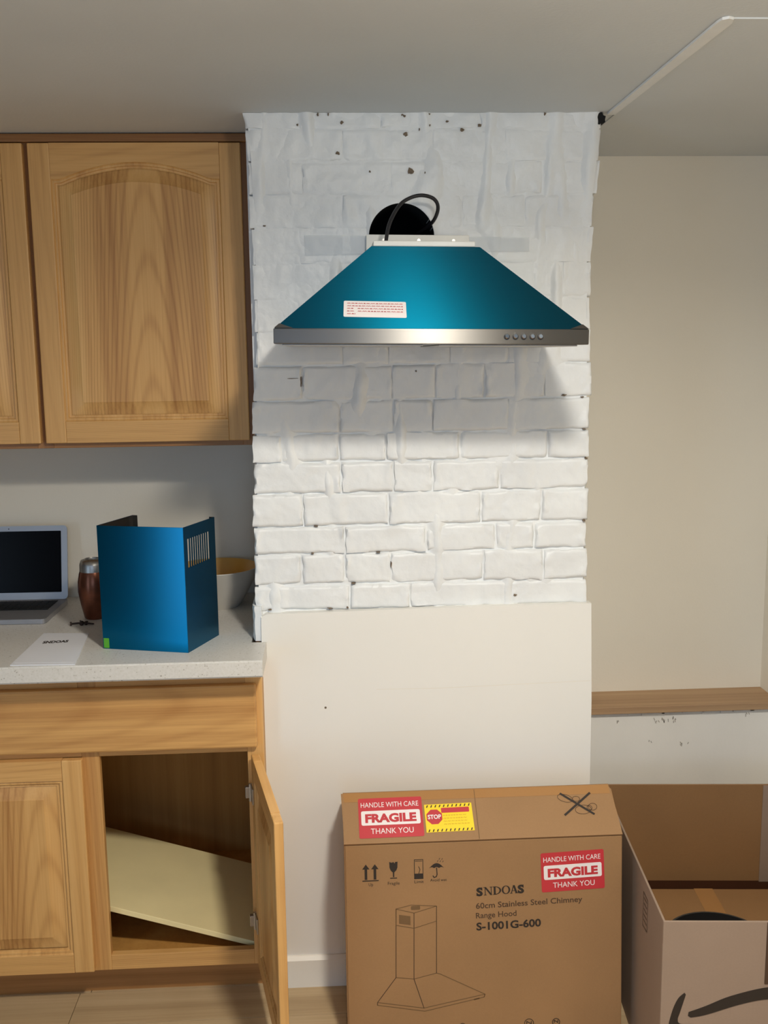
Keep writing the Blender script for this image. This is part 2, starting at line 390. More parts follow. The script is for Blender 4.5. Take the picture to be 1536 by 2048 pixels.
# alcove: lower wall and wooden ledge
lw = st(MB().box(0.4155, XR, 0.385, YW, 0, 0.556).build('wall_alcove_lower', 'low_wall'), 'scuffed white half wall below the wooden ledge')
random.seed(11)
sc = MB(); FW = Face((0, 0.385, 0), (1, 0, 0), (0, 0, 1))
for (cx, cz, n, wd) in ((0.60, 0.525, 3, .012), (0.735, 0.527, 9, .03), (0.755, 0.525, 6, .02), (0.80, 0.45, 5, .012), (0.70, 0.463, 2, .006), (0.985, 0.535, 3, .01)):
    for i in range(n):
        a = cx+random.uniform(-wd, wd); b = cz+random.uniform(-.006, .006); l = random.uniform(.003, .009)
        stroke(sc, FW, [(a, b-l/2), (a+random.uniform(-.003, .003), b+l/2)], 0.0022, 0.0006)
sc.build('scuff_mark', 'scuff', lw)
lg = MB(); lg.box(0.4165, XR, 0.366, YW, 0.556, 0.578, bev=0.002)
st(lg.build('trim_2', 'ledge'), 'brown wooden ledge board along the alcove')
lp = MB(); random.seed(5)
x = 0.44
while x < XR-.05:
    l = random.uniform(.03, .09); lp.box(x, x+l, 0.3815, 0.386, 0.548-random.uniform(0, .006), 0.556, bev=0.001); x += l*random.uniform(.8, 1.3)
lp.build('paint_ridge', 'low_wall', lw)

# ------------------------------------------------------------------ the painted brick chimney
JZ = [2.1385, 2.1028, 2.033, 1.9593, 1.8859, 1.805, 1.7256, 1.651, 1.5745, 1.4925, 1.4144, 1.3463, 1.2715, 1.1911, 1.1246, 1.0477, 0.985]
JX = [[-0.274, -0.094, 0.134, 0.295], [-0.18, 0.026, 0.192], [-0.273, -0.07, 0.146, 0.279], [-0.183, 0.019, 0.094, 0.239], [-0.282, -0.07, 0.146, 0.286],
      [-0.188, 0.03, 0.182, 0.329], [-0.289, -0.08, 0.135, 0.265], [-0.188, -0.081, 0.064, 0.203], [-0.285, -0.073, 0.03, 0.147, 0.29], [-0.198, -0.071, 0.023, 0.204],
      [-0.336, -0.201, -0.089, 0.088, 0.3], [-0.197, -0.072, 0.022, 0.184], [-0.29, -0.085, 0.139, 0.286], [-0.191, 0.006, 0.175, 0.27], [-0.297, -0.192, -0.081, 0.145, 0.292], [-0.181, -0.035, 0.211]]
EL = [(2.14, -0.404), (2.11, -0.398), (2.036, -0.393), (1.96, -0.392), (1.888, -0.391), (1.805, -0.390), (1.726, -0.3885), (1.62, -0.3905), (1.54, -0.395), (1.47, -0.400), (1.39, -0.402), (1.28, -0.405), (1.138, -0.408), (0.9, -0.409)]
ER = [(2.14, 0.416), (2.12, 0.416), (2.056, 0.411), (1.956, 0.402), (1.889, 0.398), (1.81, 0.3925), (1.718, 0.394), (1.61, 0.3975), (1.53, 0.399), (1.36, 0.399), (1.0, 0.399), (.9, .4)]
def lerp_tab(tab, z):
    if z >= tab[0][0]: return tab[0][1]
    for (z0, a), (z1, b) in zip(tab, tab[1:]):
        if z1 <= z <= z0: return b+(a-b)*(z-z1)/(z0-z1)
    return tab[-1][1]
HX, HZ, HR = -0.0476, 1.865, 0.0755
def nz3(x, y, z): return noise.noise(Vector((x, y, z)))
def cut_hole(vs, fs):
    """drop what lies inside the flue hole and snap the border to the circle"""
    ins = [math.hypot(v[0]-HX, v[2]-HZ) < HR for v in vs]
    keep = [f for f in fs if not all(ins[i] for i in f)]
    out = []
    for v, q in zip(vs, ins):
        if q:
            dx, dz = v[0]-HX, v[2]-HZ; r = max(1e-6, math.hypot(dx, dz)); out.append((HX+dx/r*HR, v[1], HZ+dz/r*HR))
        else: out.append(tuple(v))
    used = sorted({i for f in keep for i in f}); mp = {i: j for j, i in enumerate(used)}
    return [out[i] for i in used], [tuple(mp[i] for i in f) for f in keep]
ch = thing('wall_chimney', 'white painted brick chimney breast with round flue hole behind the hood', None, (0, 0, 0), kind='structure')
random.seed(21)
def face_y(x, z, sd):
    up = min(1, max(0, (z-1.45)/0.4))
    a = nz3(x*9+sd, z*14, sd)*0.0022+nz3(x*34, z*34, sd+4)*0.0015*(1+0.4*up)+nz3(x*90, z*70, 3)*0.0008
    lump = max(0, nz3(x*22+7, z*9, 1.5)-0.25)*0.006
    return a-lump
for r in range(len(JZ)-1):
    z1, z0 = JZ[r], JZ[r+1]
    zm = (z0+z1)/2
    xs = [lerp_tab(EL, zm)]+JX[r]+[lerp_tab(ER, zm)]
    up = min(1, max(0, (zm-1.35)/0.35))           # upper courses carry thicker paint: shallower joints
    for i in range(len(xs)-1):
        sd = random.random()*50
        g = 0.0026-0.0012*up
        a0 = xs[i]+(g if i else random.uniform(-.004, .003)); a1 = xs[i+1]-(g if i < len(xs)-2 else random.uniform(-.004, .003))
        b0 = z0+g*0.9+random.uniform(-.001, .001); b1 = z1-g*0.9+random.uniform(-.001, .001)
        y_off = random.uniform(-0.0025, 0.0015)*(1-0.85*up); tilt = random.uniform(-.008, .008)*(1-0.7*up); rec = 0.0085-0.0066*up
        nx = max(6, int((a1-a0)/0.0042)); nzv = max(4, int((b1-b0)/0.0042))
        vs = []; fs = []
        rad = 0.0050+random.uniform(0, .003)
        chip = [(random.choice((a0, a1)), random.choice((b0, b1)), random.uniform(.004, .011)) for _ in range(random.choice((0, 1, 1, 2)))]
        for q in range(nzv+1):
            for p in range(nx+1):
                u = p/nx; v = q/nzv
                z = b0+(b1-b0)*v
                A0 = a0+(lerp_tab(EL, z)-xs[0] if i == 0 else 0); A1 = a1+(lerp_tab(ER, z)-xs[-1] if i == len(xs)-2 else 0)
                x = A0+(A1-A0)*u
                wob = 0.0026*(1-0.3*up)
                x += nz3(z*42+sd, u*2, 2.2)*wob*1.2*(abs(u-0.5)*2)**2
                z += nz3(x*30, sd+v*2, 6.1)*wob*(abs(v-0.5)*2)**2
                ed = min(min(u, 1-u)*(a1-a0), min(v, 1-v)*(b1-b0))
                e = max(0, 1-ed/rad); jd = min(1.35, max(0.12, 0.62+1.3*nz3(x*11, z*13, 7.7)+0.8*nz3(x*31, z*29, 1.7)))   # joints sharp in places, filled with paint in others
                ex = min(u, 1-u)*(a1-a0); ez = min(v, 1-v)*(b1-b0)
                if ex < ez: jd *= 0.45
                if 0.0 < ex < 0.022: yy0 = -max(0, nz3(x*70, z*38, sd)-0.05)*0.0085*(1-ex/0.022)*(1-0.3*up)*min(1, ez/0.006)
                else: yy0 = 0
                yy = yy0+y_off+tilt*(x-(a0+a1)/2)+face_y(x, z, sd)+rec*jd*(1-math.sqrt(max(0, 1-e*e)))*0.9
                for cx, cz, cr in chip:
                    dd = math.hypot(x-cx, z-cz); yy += max(0, 1-dd/(cr*2))*0.006*(1-0.6*up)
                vs.append((x, yy, z))
        W_ = nx+1
        for q in range(nzv):
            for p in range(nx): fs.append((q*W_+p, q*W_+p+1, (q+1)*W_+p+1, (q+1)*W_+p))
        ring = [p for p in range(W_)]+[q*W_+nx for q in range(1, nzv+1)]+[nzv*W_+p for p in range(nx-1, -1, -1)]+[q*W_ for q in range(nzv-1, 0, -1)]
        n0 = len(vs); vs += [(vs[j][0], 0.075, vs[j][2]) for j in ring]
        for j in range(len(ring)): fs.append((ring[j], n0+j, n0+(j+1) % len(ring), ring[(j+1) % len(ring)]))
        if a0 < HX+HR and a1 > HX-HR and b0 < HZ+HR and b1 > HZ-HR: vs, fs = cut_hole(vs, fs)
        mb = MB(); mb.add(vs, fs); mb.build('brick', 'brick', ch, smooth=True, fix=True, auto=60)
# mortar face between the bricks
vs = []; fs = []; st_ = 0.0045
nx = int(0.79/st_); nzv = int((CZ-0.96)/st_)
for q in range(nzv+1):
    z = 0.96+(CZ-0.96)*q/nzv; xl = lerp_tab(EL, z)+.006; xr = lerp_tab(ER, z)-.006
    for p in range(nx+1):
        x = xl+(xr-xl)*p/nx
        up = min(1, max(0, (z-1.35)/0.35))
        yy = 0.0078-0.0068*up+(nz3(x*26, z*26, 9)*0.0035+nz3(x*11, z*13, 7.7)*0.004)*(1-0.6*up)+nz3(x*80, z*80, 2)*0.0013
        drip = max(0, nz3(x*30+3, z*8, 5.5)-0.22)*0.020          # oozing mortar and paint runs
        yy -= drip
        vs.append((x, yy, z))
W_ = nx+1
for q in range(nzv):
    for p in range(nx): fs.append((q*W_+p, q*W_+p+1, (q+1)*W_+p+1, (q+1)*W_+p))
vs, fs = cut_hole(vs, fs)
mb = MB(); mb.add(vs, fs); mb.build('mortar', 'brick', ch, smooth=True, fix=False)
sd_ = MB(); sd_.box(-0.400, -0.372, 0.03, YW, 0.0, CZ); sd_.box(0.366, 0.394, 0.03, YW, 0.0, CZ); sd_.build('side_wall', 'brick', ch)
# flue duct
du = MB(); du.lathe([(HR+.001, 0.0), (HR+.001, 0.36), (0.0005, 0.36)], seg=48, closed=False)
rx = Matrix.Rotation(-PI/2, 4, 'X')
du.v = [tuple(rx @ Vector(p)+Vector((HX, 0.004, HZ))) for p in du.v]
du.build('flue_duct', 'soot', ch, smooth=True, fix=False)
# pits where the paint is chipped off, near the ceiling
def pit(x, z, rx_, rz_, y=-0.0015, seed=0, name='paint_pit', mat='pit'):
    vs = [(x, y-.0012, z)]; n = 14
    for k in range(n):
        a = 2*PI*k/n; rr = 1+0.75*nz3(math.cos(a)*1.5+seed, math.sin(a)*1.5, seed); vs.append((x+rx_*rr*math.cos(a), y, z+rz_*rr*math.sin(a)))
    for k in range(n): vs.append((vs[1+k][0], 0.02, vs[1+k][2]))
    fs = [(0, 1+k, 1+(k+1) % n) for k in range(n)]+[(1+k, 1+n+k, 1+n+(k+1) % n, 1+(k+1) % n) for k in range(n)]
    m = MB(); m.add(vs, fs); return m.build(name, mat, ch, smooth=False)
pits = [(646,235,3,4),(666,234,2,4),(605,255,3,3),(692,250,5,4),(816,236,4,3),(818,271,6,6),(812,234,4,2),(845,262,2,4),(866,254,2,3),(866,232,3,2),(900,246,4,3),(965,253,5,4),(930,262,5,4),(1096,229,3,4),(682,309,6,5),(826,344,7,10),(744,345,3,3),(854,347,2,4),(530,453,4,2),(1127,790,8,3),(700,222,3,3)]
SX = 1/845.0
for k, (px, py, a, b) in enumerate(pits):
    x = -0.0476+(px-803)*0.001148+(py-474)*0.0000255; z = 1.865-(py-474)*0.001117-(px-803)*0.000012
    if k == 19: x, z = 0.3365, 1.497
    pit(x, z, a*0.00075, b*0.00075, seed=k*1.7, y=-0.0032)
low_pits = [(-0.27, 1.1266, 4, 1.6), (-0.112, 1.1256, 5, 1.6), (-0.1737, 1.0500, 5, 1.5), (-0.0805, 1.0955, 1.6, 7), (0.2231, 1.0106, 4, 2.5), (0.3819, 1.4915, 4, 2), (0.3868, 1.4150, 4, 2), (-0.3104, 1.545, 15, 0.9), (-0.2872, 1.5388, 2, 14), (-0.26, 1.1925, 5, 1.6), (0.3909, 1.1925, 3, 3), (-0.0164, 1.5584, 2, 2), (-0.3759, 0.9900, 4, 2), (-0.2307, 0.9890, 6, 2), (-0.1881, 0.9900, 3, 2.5), (0.3933, 1.3450, 3, 2.5)]
for k, (x, z, a, b) in enumerate(low_pits): pit(x, z, a*0.0009, b*0.0009, seed=60+k*2.3, y=-0.0022)
pit(0.411, 2.122, 0.010, 0.013, seed=40, y=-0.006, mat='soot')
# flat painted board that covers the lower bricks, the plaster lump at its left and its baseboard
pb = MB(); YP = -0.014
pb.prism([(-0.3945, 0.0), (0.4135, 0.0), (0.4150, 0.3), (0.4150, 0.74), (0.4095, 0.9885), (0.15, 0.9880), (-0.10, 0.9850), (-0.385, 0.9815), (-0.3975, 0.975), (-0.3985, 0.90)], lambda a, b, h: Vector((a, h, b)), 0.015, YP)
pbo = st(pb.build('wall_chimney_base', 'panel_wall'), 'smooth white painted board covering the lower chimney')
pb = MB(); pb.box(-0.3945, 0.415, 0.0151, YW, 0, 0.96); st(pb.build('wall_chimney_core', 'panel_wall'), 'plain painted side of the chimney beside the alcove')
cr = MB(); F0 = Face((0, YP, 0), (1, 0, 0), (0, 0, 1))
stroke(cr, F0, [(-0.12, 0.785), (0.02, 0.783), (0.41, 0.791)], 0.0016, 0.0004); cr.build('board_crease', 'trim', pbo)
nh = MB(); nh.lathe([(0.0028, 0), (0.0028, 0.001)], seg=10); nh.v = [(p[0]-0.247, YP-p[2], p[1]+0.742) for p in nh.v]; nh.build('nail_hole', 'pit', pbo)
vs = []; fs = []; n = 14
for q in range(n+1):
    z = 0.9135+(1.0-0.9135)*q/n
    for p, (bx, by) in enumerate(((-0.409, 0.30), (-0.4190, 0.26), (-0.4200, 0.06), (-0.4185, 0.008), (-0.413, -0.006), (-0.396, -0.008), (-0.392, 0.02))):
        k = nz3(z*60, p*1.3, 3)*0.0022; vs.append((bx+k, by+k*0.6, z))
W_ = 7
for q in range(n):
    for p in range(6): fs.append((q*W_+p, q*W_+p+1, (q+1)*W_+p+1, (q+1)*W_+p))
fs.append(tuple(n*W_+p for p in range(7)))
mb = MB(); mb.add(vs, fs); mb.build('plaster_lump', 'brick', ch, smooth=True, auto=50)
bb = MB(); bb.prism([(YP, 0), (YP, 0.083), (YP-.004, 0.083), (YP-.012, 0.074), (YP-.012, 0.0)], lambda a, b, h: Vector((h, a, b)), -0.392, 0.415)
st(bb.build('baseboard_chimney', 'trim'), 'low white baseboard at the foot of the chimney')

# ------------------------------------------------------------------ cabinets
def opening(w_, h_, sw, rb, rt, arch, d, n=28):
    """outline of a door's opening, d inside its edge"""
    def top(x):
        u = (x-sw)/(w_-2*sw)
        if not arch: return h_-rt
        a = 0.0 if min(u, 1-u) < 0.06 else (math.sin(PI*(u-0.06)/0.88))**0.85
        return h_-rt-arch+arch*a
    x0, x1, zb = sw+d, w_-sw-d, rb+d
    xs = [x0+(x1-x0)*k/n for k in range(n+1)]
    tp = [(x, top(x)-d) for x in xs]; zl, zr = tp[0][1], tp[-1][1]
    return [(x, zb) for x in xs]+[(x1, zb+(zr-zb)*k/8) for k in range(1, 8)]+list(reversed(tp))+[(x0, zl+(zb-zl)*k/8) for k in range(1, 8)]
def door_frame(mb, w_, h_, t_, sw, rb, rt, arch, mi_v=0, mi_h=1):
    """stiles and rails of a cabinet door in its own x/z plane, front at y=0, back at y=t_"""
    b = 0.0025
    mb.box(0, sw, 0, t_, 0, h_, mi_v, bev=b); mb.box(w_-sw, w_, 0, t_, 0, h_, mi_v, bev=b)
    mb.box(sw, w_-sw, 0.0004, t_, 0, rb, mi_h, bev=0.0012)
    o = opening(w_, h_, sw, rb, rt, arch, 0.0); top = list(reversed(o[29+7:29+7+29]))
    mb.prism(top+[(w_-sw, h_), (sw, h_)], lambda a, c, y: Vector((a, y, c)), t_, 0.0004, mi_h)
def ring_panel(mb, outf, prof, y_back, mi=0):
    """rings of (inset, depth) from the opening outline inward, closed with a flat field"""
    out = outf(prof[0][0]); n = len(out); rings = []
    for d, y in prof:
        rings.append([(p[0], y, p[1]) for p in outf(d)])
    vs = [v for r in rings for v in r]; fs = []
    for i in range(len(rings)-1):
        for k in range(n):
            k2 = (k+1) % n; fs.append((i*n+k, i*n+k2, (i+1)*n+k2, (i+1)*n+k))
    fs.append(tuple((len(rings)-1)*n+k for k in range(n)))
    o0 = len(vs); vs += [(p[0], y_back, p[1]) for p in out]
    for k in range(n): fs.append((k, o0+k, o0+(k+1) % n, (k+1) % n))
    fs.append(tuple(reversed(range(o0, o0+n))))
    return mb.add(vs, fs, mi)
MOLD = [(-0.0005, 0.0005), (0.002, 0.0042), (0.005, 0.0034), (0.0075, 0.0040), (0.009, 0.0078), (0.0135, 0.0086), (0.015, 0.0078)]
RAISE = [(0.0, 0.010), (0.004, 0.0092), (0.030, 0.0022), (0.0325, 0.0005)]
def make_door(parent, name, x, y, z, w_, h_, arch, sw=0.052, rb=0.055, rt=0.045, t_=0.02, mats=('oak_v', 'oak_h', 'oak_panel'), label=None):
    mb = MB(); door_frame(mb, w_, h_, t_, sw, rb, rt, arch); outf = lambda dd: opening(w_, h_, sw, rb, rt, arch, dd)
    d = mb.build(name, [mats[0], mats[1]], parent); d.location = (x, y, z)
    if label: d['label'] = label
    m = MB()
    rings = [[(p[0], yy, p[1]) for p in outf(dd)] for dd, yy in MOLD]; n = len(rings[0])
    vs = [v for r in rings for v in r]; fs = []
    for i in range(len(rings)-1):
        for k in range(n): k2 = (k+1) % n; fs.append((i*n+k, i*n+k2, (i+1)*n+k2, (i+1)*n+k))
    m.add(vs, fs); m.build('moulding', mats[0], d, smooth=True, auto=40)
    m = MB(); ring_panel(m, lambda dd: outf(dd+0.0145), RAISE, t_-0.004); m.build('panel', mats[2], d, smooth=True, auto=25)
    return d
# upper cabinet ------------------------------------------------------
UX0, UX1 = -1.478, -0.405; UZ0, UZ1 = 1.372, 2.136; UY = 0.192
uc = thing('upper_cabinet', 'oak wall cabinet with arched raised panel doors beside the brick chimney', 'cabinet', (UX0, YW, UZ0))
def L(mb): mb.v = [(p[0]-UX0, p[1]-YW, p[2]-UZ0) for p in mb.v]; return mb
mb = MB(); mb.box(UX0, UX0+.016, UY+.04, YW-.002, UZ0+.012, UZ1); mb.box(UX1-.016, UX1, UY+.04, YW-.002, UZ0+.012, UZ1)
mb.box(UX0+.016, UX1-.016, UY+.04, YW-.002, UZ0+.02, UZ0+.036); mb.box(UX0+.016, UX1-.016, UY+.04, YW-.002, UZ1-.016, UZ1); mb.box(UX0+.016, UX1-.016, YW-.008, YW-.002, UZ0+.036, UZ1-.016)
L(mb).build('carcass', 'oak_inner', uc)
mb = MB()
for a, b in ((UX0, UX0+.04), (-0.965, -0.925), (UX1-.04, UX1)): mb.box(a, b, UY+.0205, UY+.04, UZ0, UZ1, 0, bev=.001)
for a, b in ((UX0+.04, -0.965), (-0.925, UX1-.04)):
    mb.box(a, b, UY+.021, UY+.04, UZ0, UZ0+.04, 1, bev=.001); mb.box(a, b, UY+.021, UY+.04, UZ1-.045, UZ1, 1, bev=.001)
L(mb).build('face_frame', ['oak_frame', 'oak_rail'], uc)
mb = MB(); mb.box(UX0, UX1+.003, UY+.006, UY+.0205, UZ1-.020, UZ1, 0, bev=.003); L(mb).build('top_trim', 'oak_rail', uc)
make_door(uc, 'door', -0.939-UX0, UY-YW, 1.386-UZ0, 0.512, 0.727, 0.040)
make_door(uc, 'door', -1.4635-UX0, UY-YW, 1.386-UZ0, 0.512, 0.727, 0.040)
# base cabinet -------------------------------------------------------
BX0, BX1 = -1.24, -0.397; BF = -0.0635; BD = -0.0835; BZ0, BZ1 = 0.0965, 0.8725
bc = thing('base_cabinet', 'oak base cabinet with one door swung open under the speckled counter', 'cabinet', (BX0, 0, 0))
def L2(mb): mb.v = [(p[0]-BX0, p[1], p[2]) for p in mb.v]; return mb
mb = MB()
mb.box(BX0, BX0+.016, BF+.019, YW-.003, 0.0, BZ1); 
mb.prism([(0.02, 0), (YW-.003, 0), (YW-.003, BZ1), (BF+.019, BZ1), (BF+.019, BZ0), (0.02, BZ0)], lambda a, b, h: Vector((h, a, b)), BX1-.016, BX1)
mb.box(BX0+.016, BX1-.016, BF+.019, YW-.003, BZ0, BZ0+.016); mb.box(BX0+.016, BX1-.016, YW-.010, YW-.003, BZ0+.016, BZ1-.01)
L2(mb).build('carcass', 'oak_inner', bc)
mb = MB(); OX0, OX1 = -0.790, -0.437; OZ0, OZ1 = 0.136, 0.655
for a, b in ((BX0, BX0+.04), (-0.832, OX0), (OX1, BX1)): mb.box(a, b, BF, BF+.019, BZ0, BZ1, 0, bev=.0012)
for a, b in ((BX0+.04, -0.832), (OX0, OX1)):
    mb.box(a, b, BF+.0005, BF+.019, BZ0, OZ0, 1, bev=.001); mb.box(a, b, BF+.0005, BF+.019, OZ1, 0.692, 1, bev=.001); mb.box(a, b, BF+.0005, BF+.019, 0.822, BZ1, 1, bev=.001)
L2(mb).build('face_frame', ['oak_v', 'oak_h'], bc)
mb = MB(); mb.box(BX0+.012, BX1-.014, BD, BD+.0195, 0.672, 0.829, bev=.005); L2(mb).build('drawer_front', 'oak_h', bc)
mb = MB(); mb.box(BX0+.016, BX1-.018, 0.0, 0.014, 0.0, BZ0); L2(mb).build('toe_kick', 'oak_rail', bc)
make_door(bc, 'door', -1.2-BX0, BD, 0.105, 0.372, 0.550, 0.0, sw=0.048, rb=0.05, rt=0.05)
od = make_door(bc, 'door', -0.4270-BX0, -0.0845, 0.105, 0.372, 0.552, 0.0, sw=0.048, rb=0.05, rt=0.05)
# hinge axis at the right stile; door local x runs from the hinge to the free edge, its front turned to the right
ang = math.atan2(-0.44+0.0845, -0.3545+0.4270)
od.rotation_euler = (0, 0, ang)
for zc in (0.655-0.105-0.095, 0.165-0.105+0.06):
    mb = MB(); mb.box(0.004, 0.030, -0.0035, 0.0, zc-.020, zc+.020, bev=.001); mb.tube([(-0.002, -0.004, zc-.022), (-0.002, -0.004, zc+.022)], 0.0045, 8); mb.box(-.012, 0.0, -0.016, -0.006, zc-.014, zc+.014, bev=.001)
    h = mb.build('hinge', 'dull_metal', od)
# the fallen shelf board inside
zl, zr_ = 0.2177, 0.106; xl_, xr_ = -0.8022, -0.4481
m_ = (zr_-zl)/(xr_-xl_); sa = math.atan(m_)
x_r = -0.4165; z_r = zl+m_*(x_r-xl_)
SL = 0.66
sh = MB(); sh.box(-SL, 0, -0.03, 0.345, -0.014, 0.0, bev=.001)
so = sh.build('loose_shelf_board', 'shelf'); so.location = (x_r, 0, z_r+0.033); so.rotation_euler = (0, -sa, 0)
tag(so, 'cream laminated shelf board fallen aslant inside the open cabinet', 'shelf')
# countertop ---------------------------------------------------------
mb = MB(); CX0 = -1.262
mb.prism([(CX0, -0.165), (-0.3865, -0.165), (-0.3865, -0.0155), (-0.4225, -0.0155), (-0.4225, YW-.002), (CX0, YW-.002)], lambda a, b, h: Vector((a, b, h)), 0.873, 0.913)
bm = bmesh.new()
ct = mb.build('countertop', 'counter', loc=(-0.82, 0.17, 0.873)); bm.from_mesh(ct.data)
eds = [e for e in bm.edges if abs(e.verts[0].co.z-e.verts[1].co.z) < 1e-6 and all(v.co.y < -0.33 for v in e.verts)]
bmesh.ops.bevel(bm, geom=eds, offset=0.004, segments=3, affect='EDGES'); bm.to_mesh(ct.data); bm.free()
tag(ct, 'pale grey speckled laminate countertop along the wall', 'countertop')

# ------------------------------------------------------------------ range hood
HB = Vector((-0.0235, -0.004, 1.6165))
hood = thing('range_hood', 'teal film covered range hood with steel rim hung on the white brick', 'range hood', HB, (0, math.radians(0.85), 0))
D0, D1 = -0.456, -0.205; BH = 0.029; TH = 0.2055; TX0, TX1 = -0.106, 0.124
def frustum(x0, x1, y0, y1, z0, X0, X1, Y0, Y1, Z1):
    vs = [(x0, y0, z0), (x1, y0, z0), (x1, y1, z0), (x0, y1, z0), (X0, Y0, Z1), (X1, Y0, Z1), (X1, Y1, Z1), (X0, Y1, Z1)]
    return vs, [(0, 3, 2, 1), (4, 5, 6, 7), (0, 1, 5, 4), (1, 2, 6, 5), (2, 3, 7, 6), (3, 0, 4, 7)]
mb = MB(); mb.add(*frustum(-0.298, 0.298, D0+.0015, 0, BH, TX0, TX1, D1, 0, TH)); mb.build('canopy', 'film', hood)
mb = MB(); mb.box(-0.300, 0.300, D0, 0.0, 0.0, BH, bev=.002); rim = mb.build('rim', 'steel', hood); rim['label'] = 'brushed steel lower rim'
for s in (-1, 1):      # bare steel corners below the torn film
    mb = MB(); e = 0.299*s
    a = Vector((e, D0+.0005, BH)); tl = Vector(((TX1 if s > 0 else TX0), D1, TH)); 
    ed = (tl-a).normalized(); p1 = a+ed*0.018; p2 = a-Vector((s*0.036, 0, 0))
    nrm = Vector((0, -(TH-BH), D1-D0)).normalized(); nrm = Vector((0, -(TH-BH), (D1-D0))).normalized()
    vs = [a+nrm*.001, p1+nrm*.001, p2+nrm*.001]; mb.add(vs, [(0, 1, 2)]); mb.build('corner_steel', 'steel', hood, fix=False)
mb = MB(); mb.box(TX0+.004, TX1-.010, D1-.002, -0.012, TH, TH+.0115, bev=.002); mb.build('collar', 'white_plastic', hood)
mb = MB(); mb.box(TX0-.004, TX1+.002, -0.020, -0.008, TH, 0.2505, bev=.001); bp = mb.build('back_plate', 'white_plastic', hood)
for bx in (-0.07, 0.01, 0.09):
    mb = MB(); mb.lathe([(0.004, 0), (0.004, 0.002)], seg=10); mb.v = [(p[0]+bx, -0.020-p[2], p[1]+0.238) for p in mb.v]; mb.build('screw', 'dull_metal', bp)
for fx in (-0.15, 0.15):
    mb = MB(); mb.box(fx-.135, fx+.135, D0+.03, -0.03, -0.003, 0.0, bev=.001); mb.build('grease_filter', 'dull_metal', hood)
for bx in (0.1415, 0.158, 0.174, 0.1905, 0.206):
    mb = MB(); mb.lathe([(0.0046, 0), (0.0046, 0.004), (0.0035, 0.0055)], seg=16); mb.v = [(p[0]+bx, D0-p[2], p[1]+0.0155) for p in mb.v]
    b_ = mb.build('button', 'chrome', hood)
    mb = MB(); mb.lathe([(0.0060, 0), (0.0060, 0.0006)], seg=16); mb.v = [(p[0]+bx, D0-p[2], p[1]+0.0145) for p in mb.v]; mb.build('button_shadow', 'black', b_)  # black disc set low: painted shadow under the button
# caution label on the canopy front
up_ = Vector((0, D1-D0, TH-BH)).normalized()
FH = Face((0, D0+.0015, BH), (1, 0, 0), up_)
mb = MB(); ra = math.radians(-1.6); lx, lt = -0.168, 0.039; LW, LH = 0.121, 0.0555
class RF:
    def __init__(s, F, o, a): s.F = F; s.o = o; s.c = math.cos(a); s.s = math.sin(a)
    def __call__(s, a, b, d=0): return s.F(s.o[0]+a*s.c-b*s.s, s.o[1]+a*s.s+b*s.c, d)
FL_ = RF(FH, (lx, lt), ra)
mb = MB(); slab(mb, FL_, rrect(0, LW, 0, LH, .003), 0.0003, 0.0009); lab = mb.build('caution_label', 'sticker_white', hood); lab['label'] = 'white caution label with small red print'
random.seed(9); mb = MB()
for r in range(5):
    t = LH-0.0085-r*0.0092; x = 0.007
    end = LW-0.007 if r < 4 else 0.022
    if r == 1: x = 0.007
    while x < end:
        l = min(random.uniform(.003, .009), end-x)
        if not (r in (2, 3) and 0.016 < x < 0.026):
            pts = [(x+l*q/4, t+(0.0011 if q % 2 else -0.0011)) for q in range(5)]; stroke(mb, FL_, pts, 0.0013, 0.0011)
        x += l+0.0022
mb.build('lettering', 'sticker_red', lab, fix=False)
# power cord
cp = [(-0.0942, -0.15, 1.8361-.012), (-0.0839, -0.13, 1.8761), (-0.0596, -0.10, 1.9201), (-0.0344, -0.09, 1.9385), (-0.0067, -0.085, 1.9447), (0.0198, -0.075, 1.9386), (0.0308, -0.06, 1.922), (0.0258, -0.025, 1.900), (0.0097, 0.03, 1.8861), (-0.0036, 0.10, 1.8805), (-0.02, 0.2, 1.86)]
def spline(P, n=8):
    P = [Vector(p) for p in P]; out = []
    for i in range(len(P)-1):
        p0, p1, p2, p3 = P[max(i-1, 0)], P[i], P[i+1], P[min(i+2, len(P)-1)]
        for k in range(n):
            t = k/n; out.append(0.5*((2*p1)+(p2-p0)*t+(2*p0-5*p1+4*p2-p3)*t*t+(3*p1-p0-3*p2+p3)*t**3))
    out.append(P[-1]); return out
mb = MB(); mb.tube(spline(cp), 0.0042, 10); mb.v = [tuple(Matrix.Rotation(-math.radians(0.85), 3, 'Y') @ (Vector(p)-HB)) for p in mb.v]
co = mb.build('power_cord', 'cord', hood, smooth=True); co['label'] = 'black cord looping into the flue hole'
# clear plastic strip behind the hood
mb = MB(); n = 30
vs = []; fs = []
for k in range(n+1):
    x = -0.270+0.518*k/n; yy = -0.010+nz3(k*0.7, 1, 2)*0.0012
    vs += [(x, yy, 1.8255+0.005*k/n), (x, yy, 1.8695-0.008*k/n), (x, yy+.0008, 1.8255+0.005*k/n), (x, yy+.0008, 1.8695-0.008*k/n)]
for k in range(n):
    a = 4*k; fs += [(a, a+4, a+5, a+1), (a+2, a+3, a+7, a+6), (a+1, a+5, a+7, a+3), (a, a+2, a+6, a+4)]
fs += [(0, 1, 3, 2), (4*n, 4*n+2, 4*n+3, 4*n+1)]
mb.add(vs, fs); o = mb.build('clear_plastic_strip', 'clear', loc=(0, -0.010, 1.8255)); tag(o, 'clear plastic strip stuck across the bricks behind the hood', 'plastic strip')

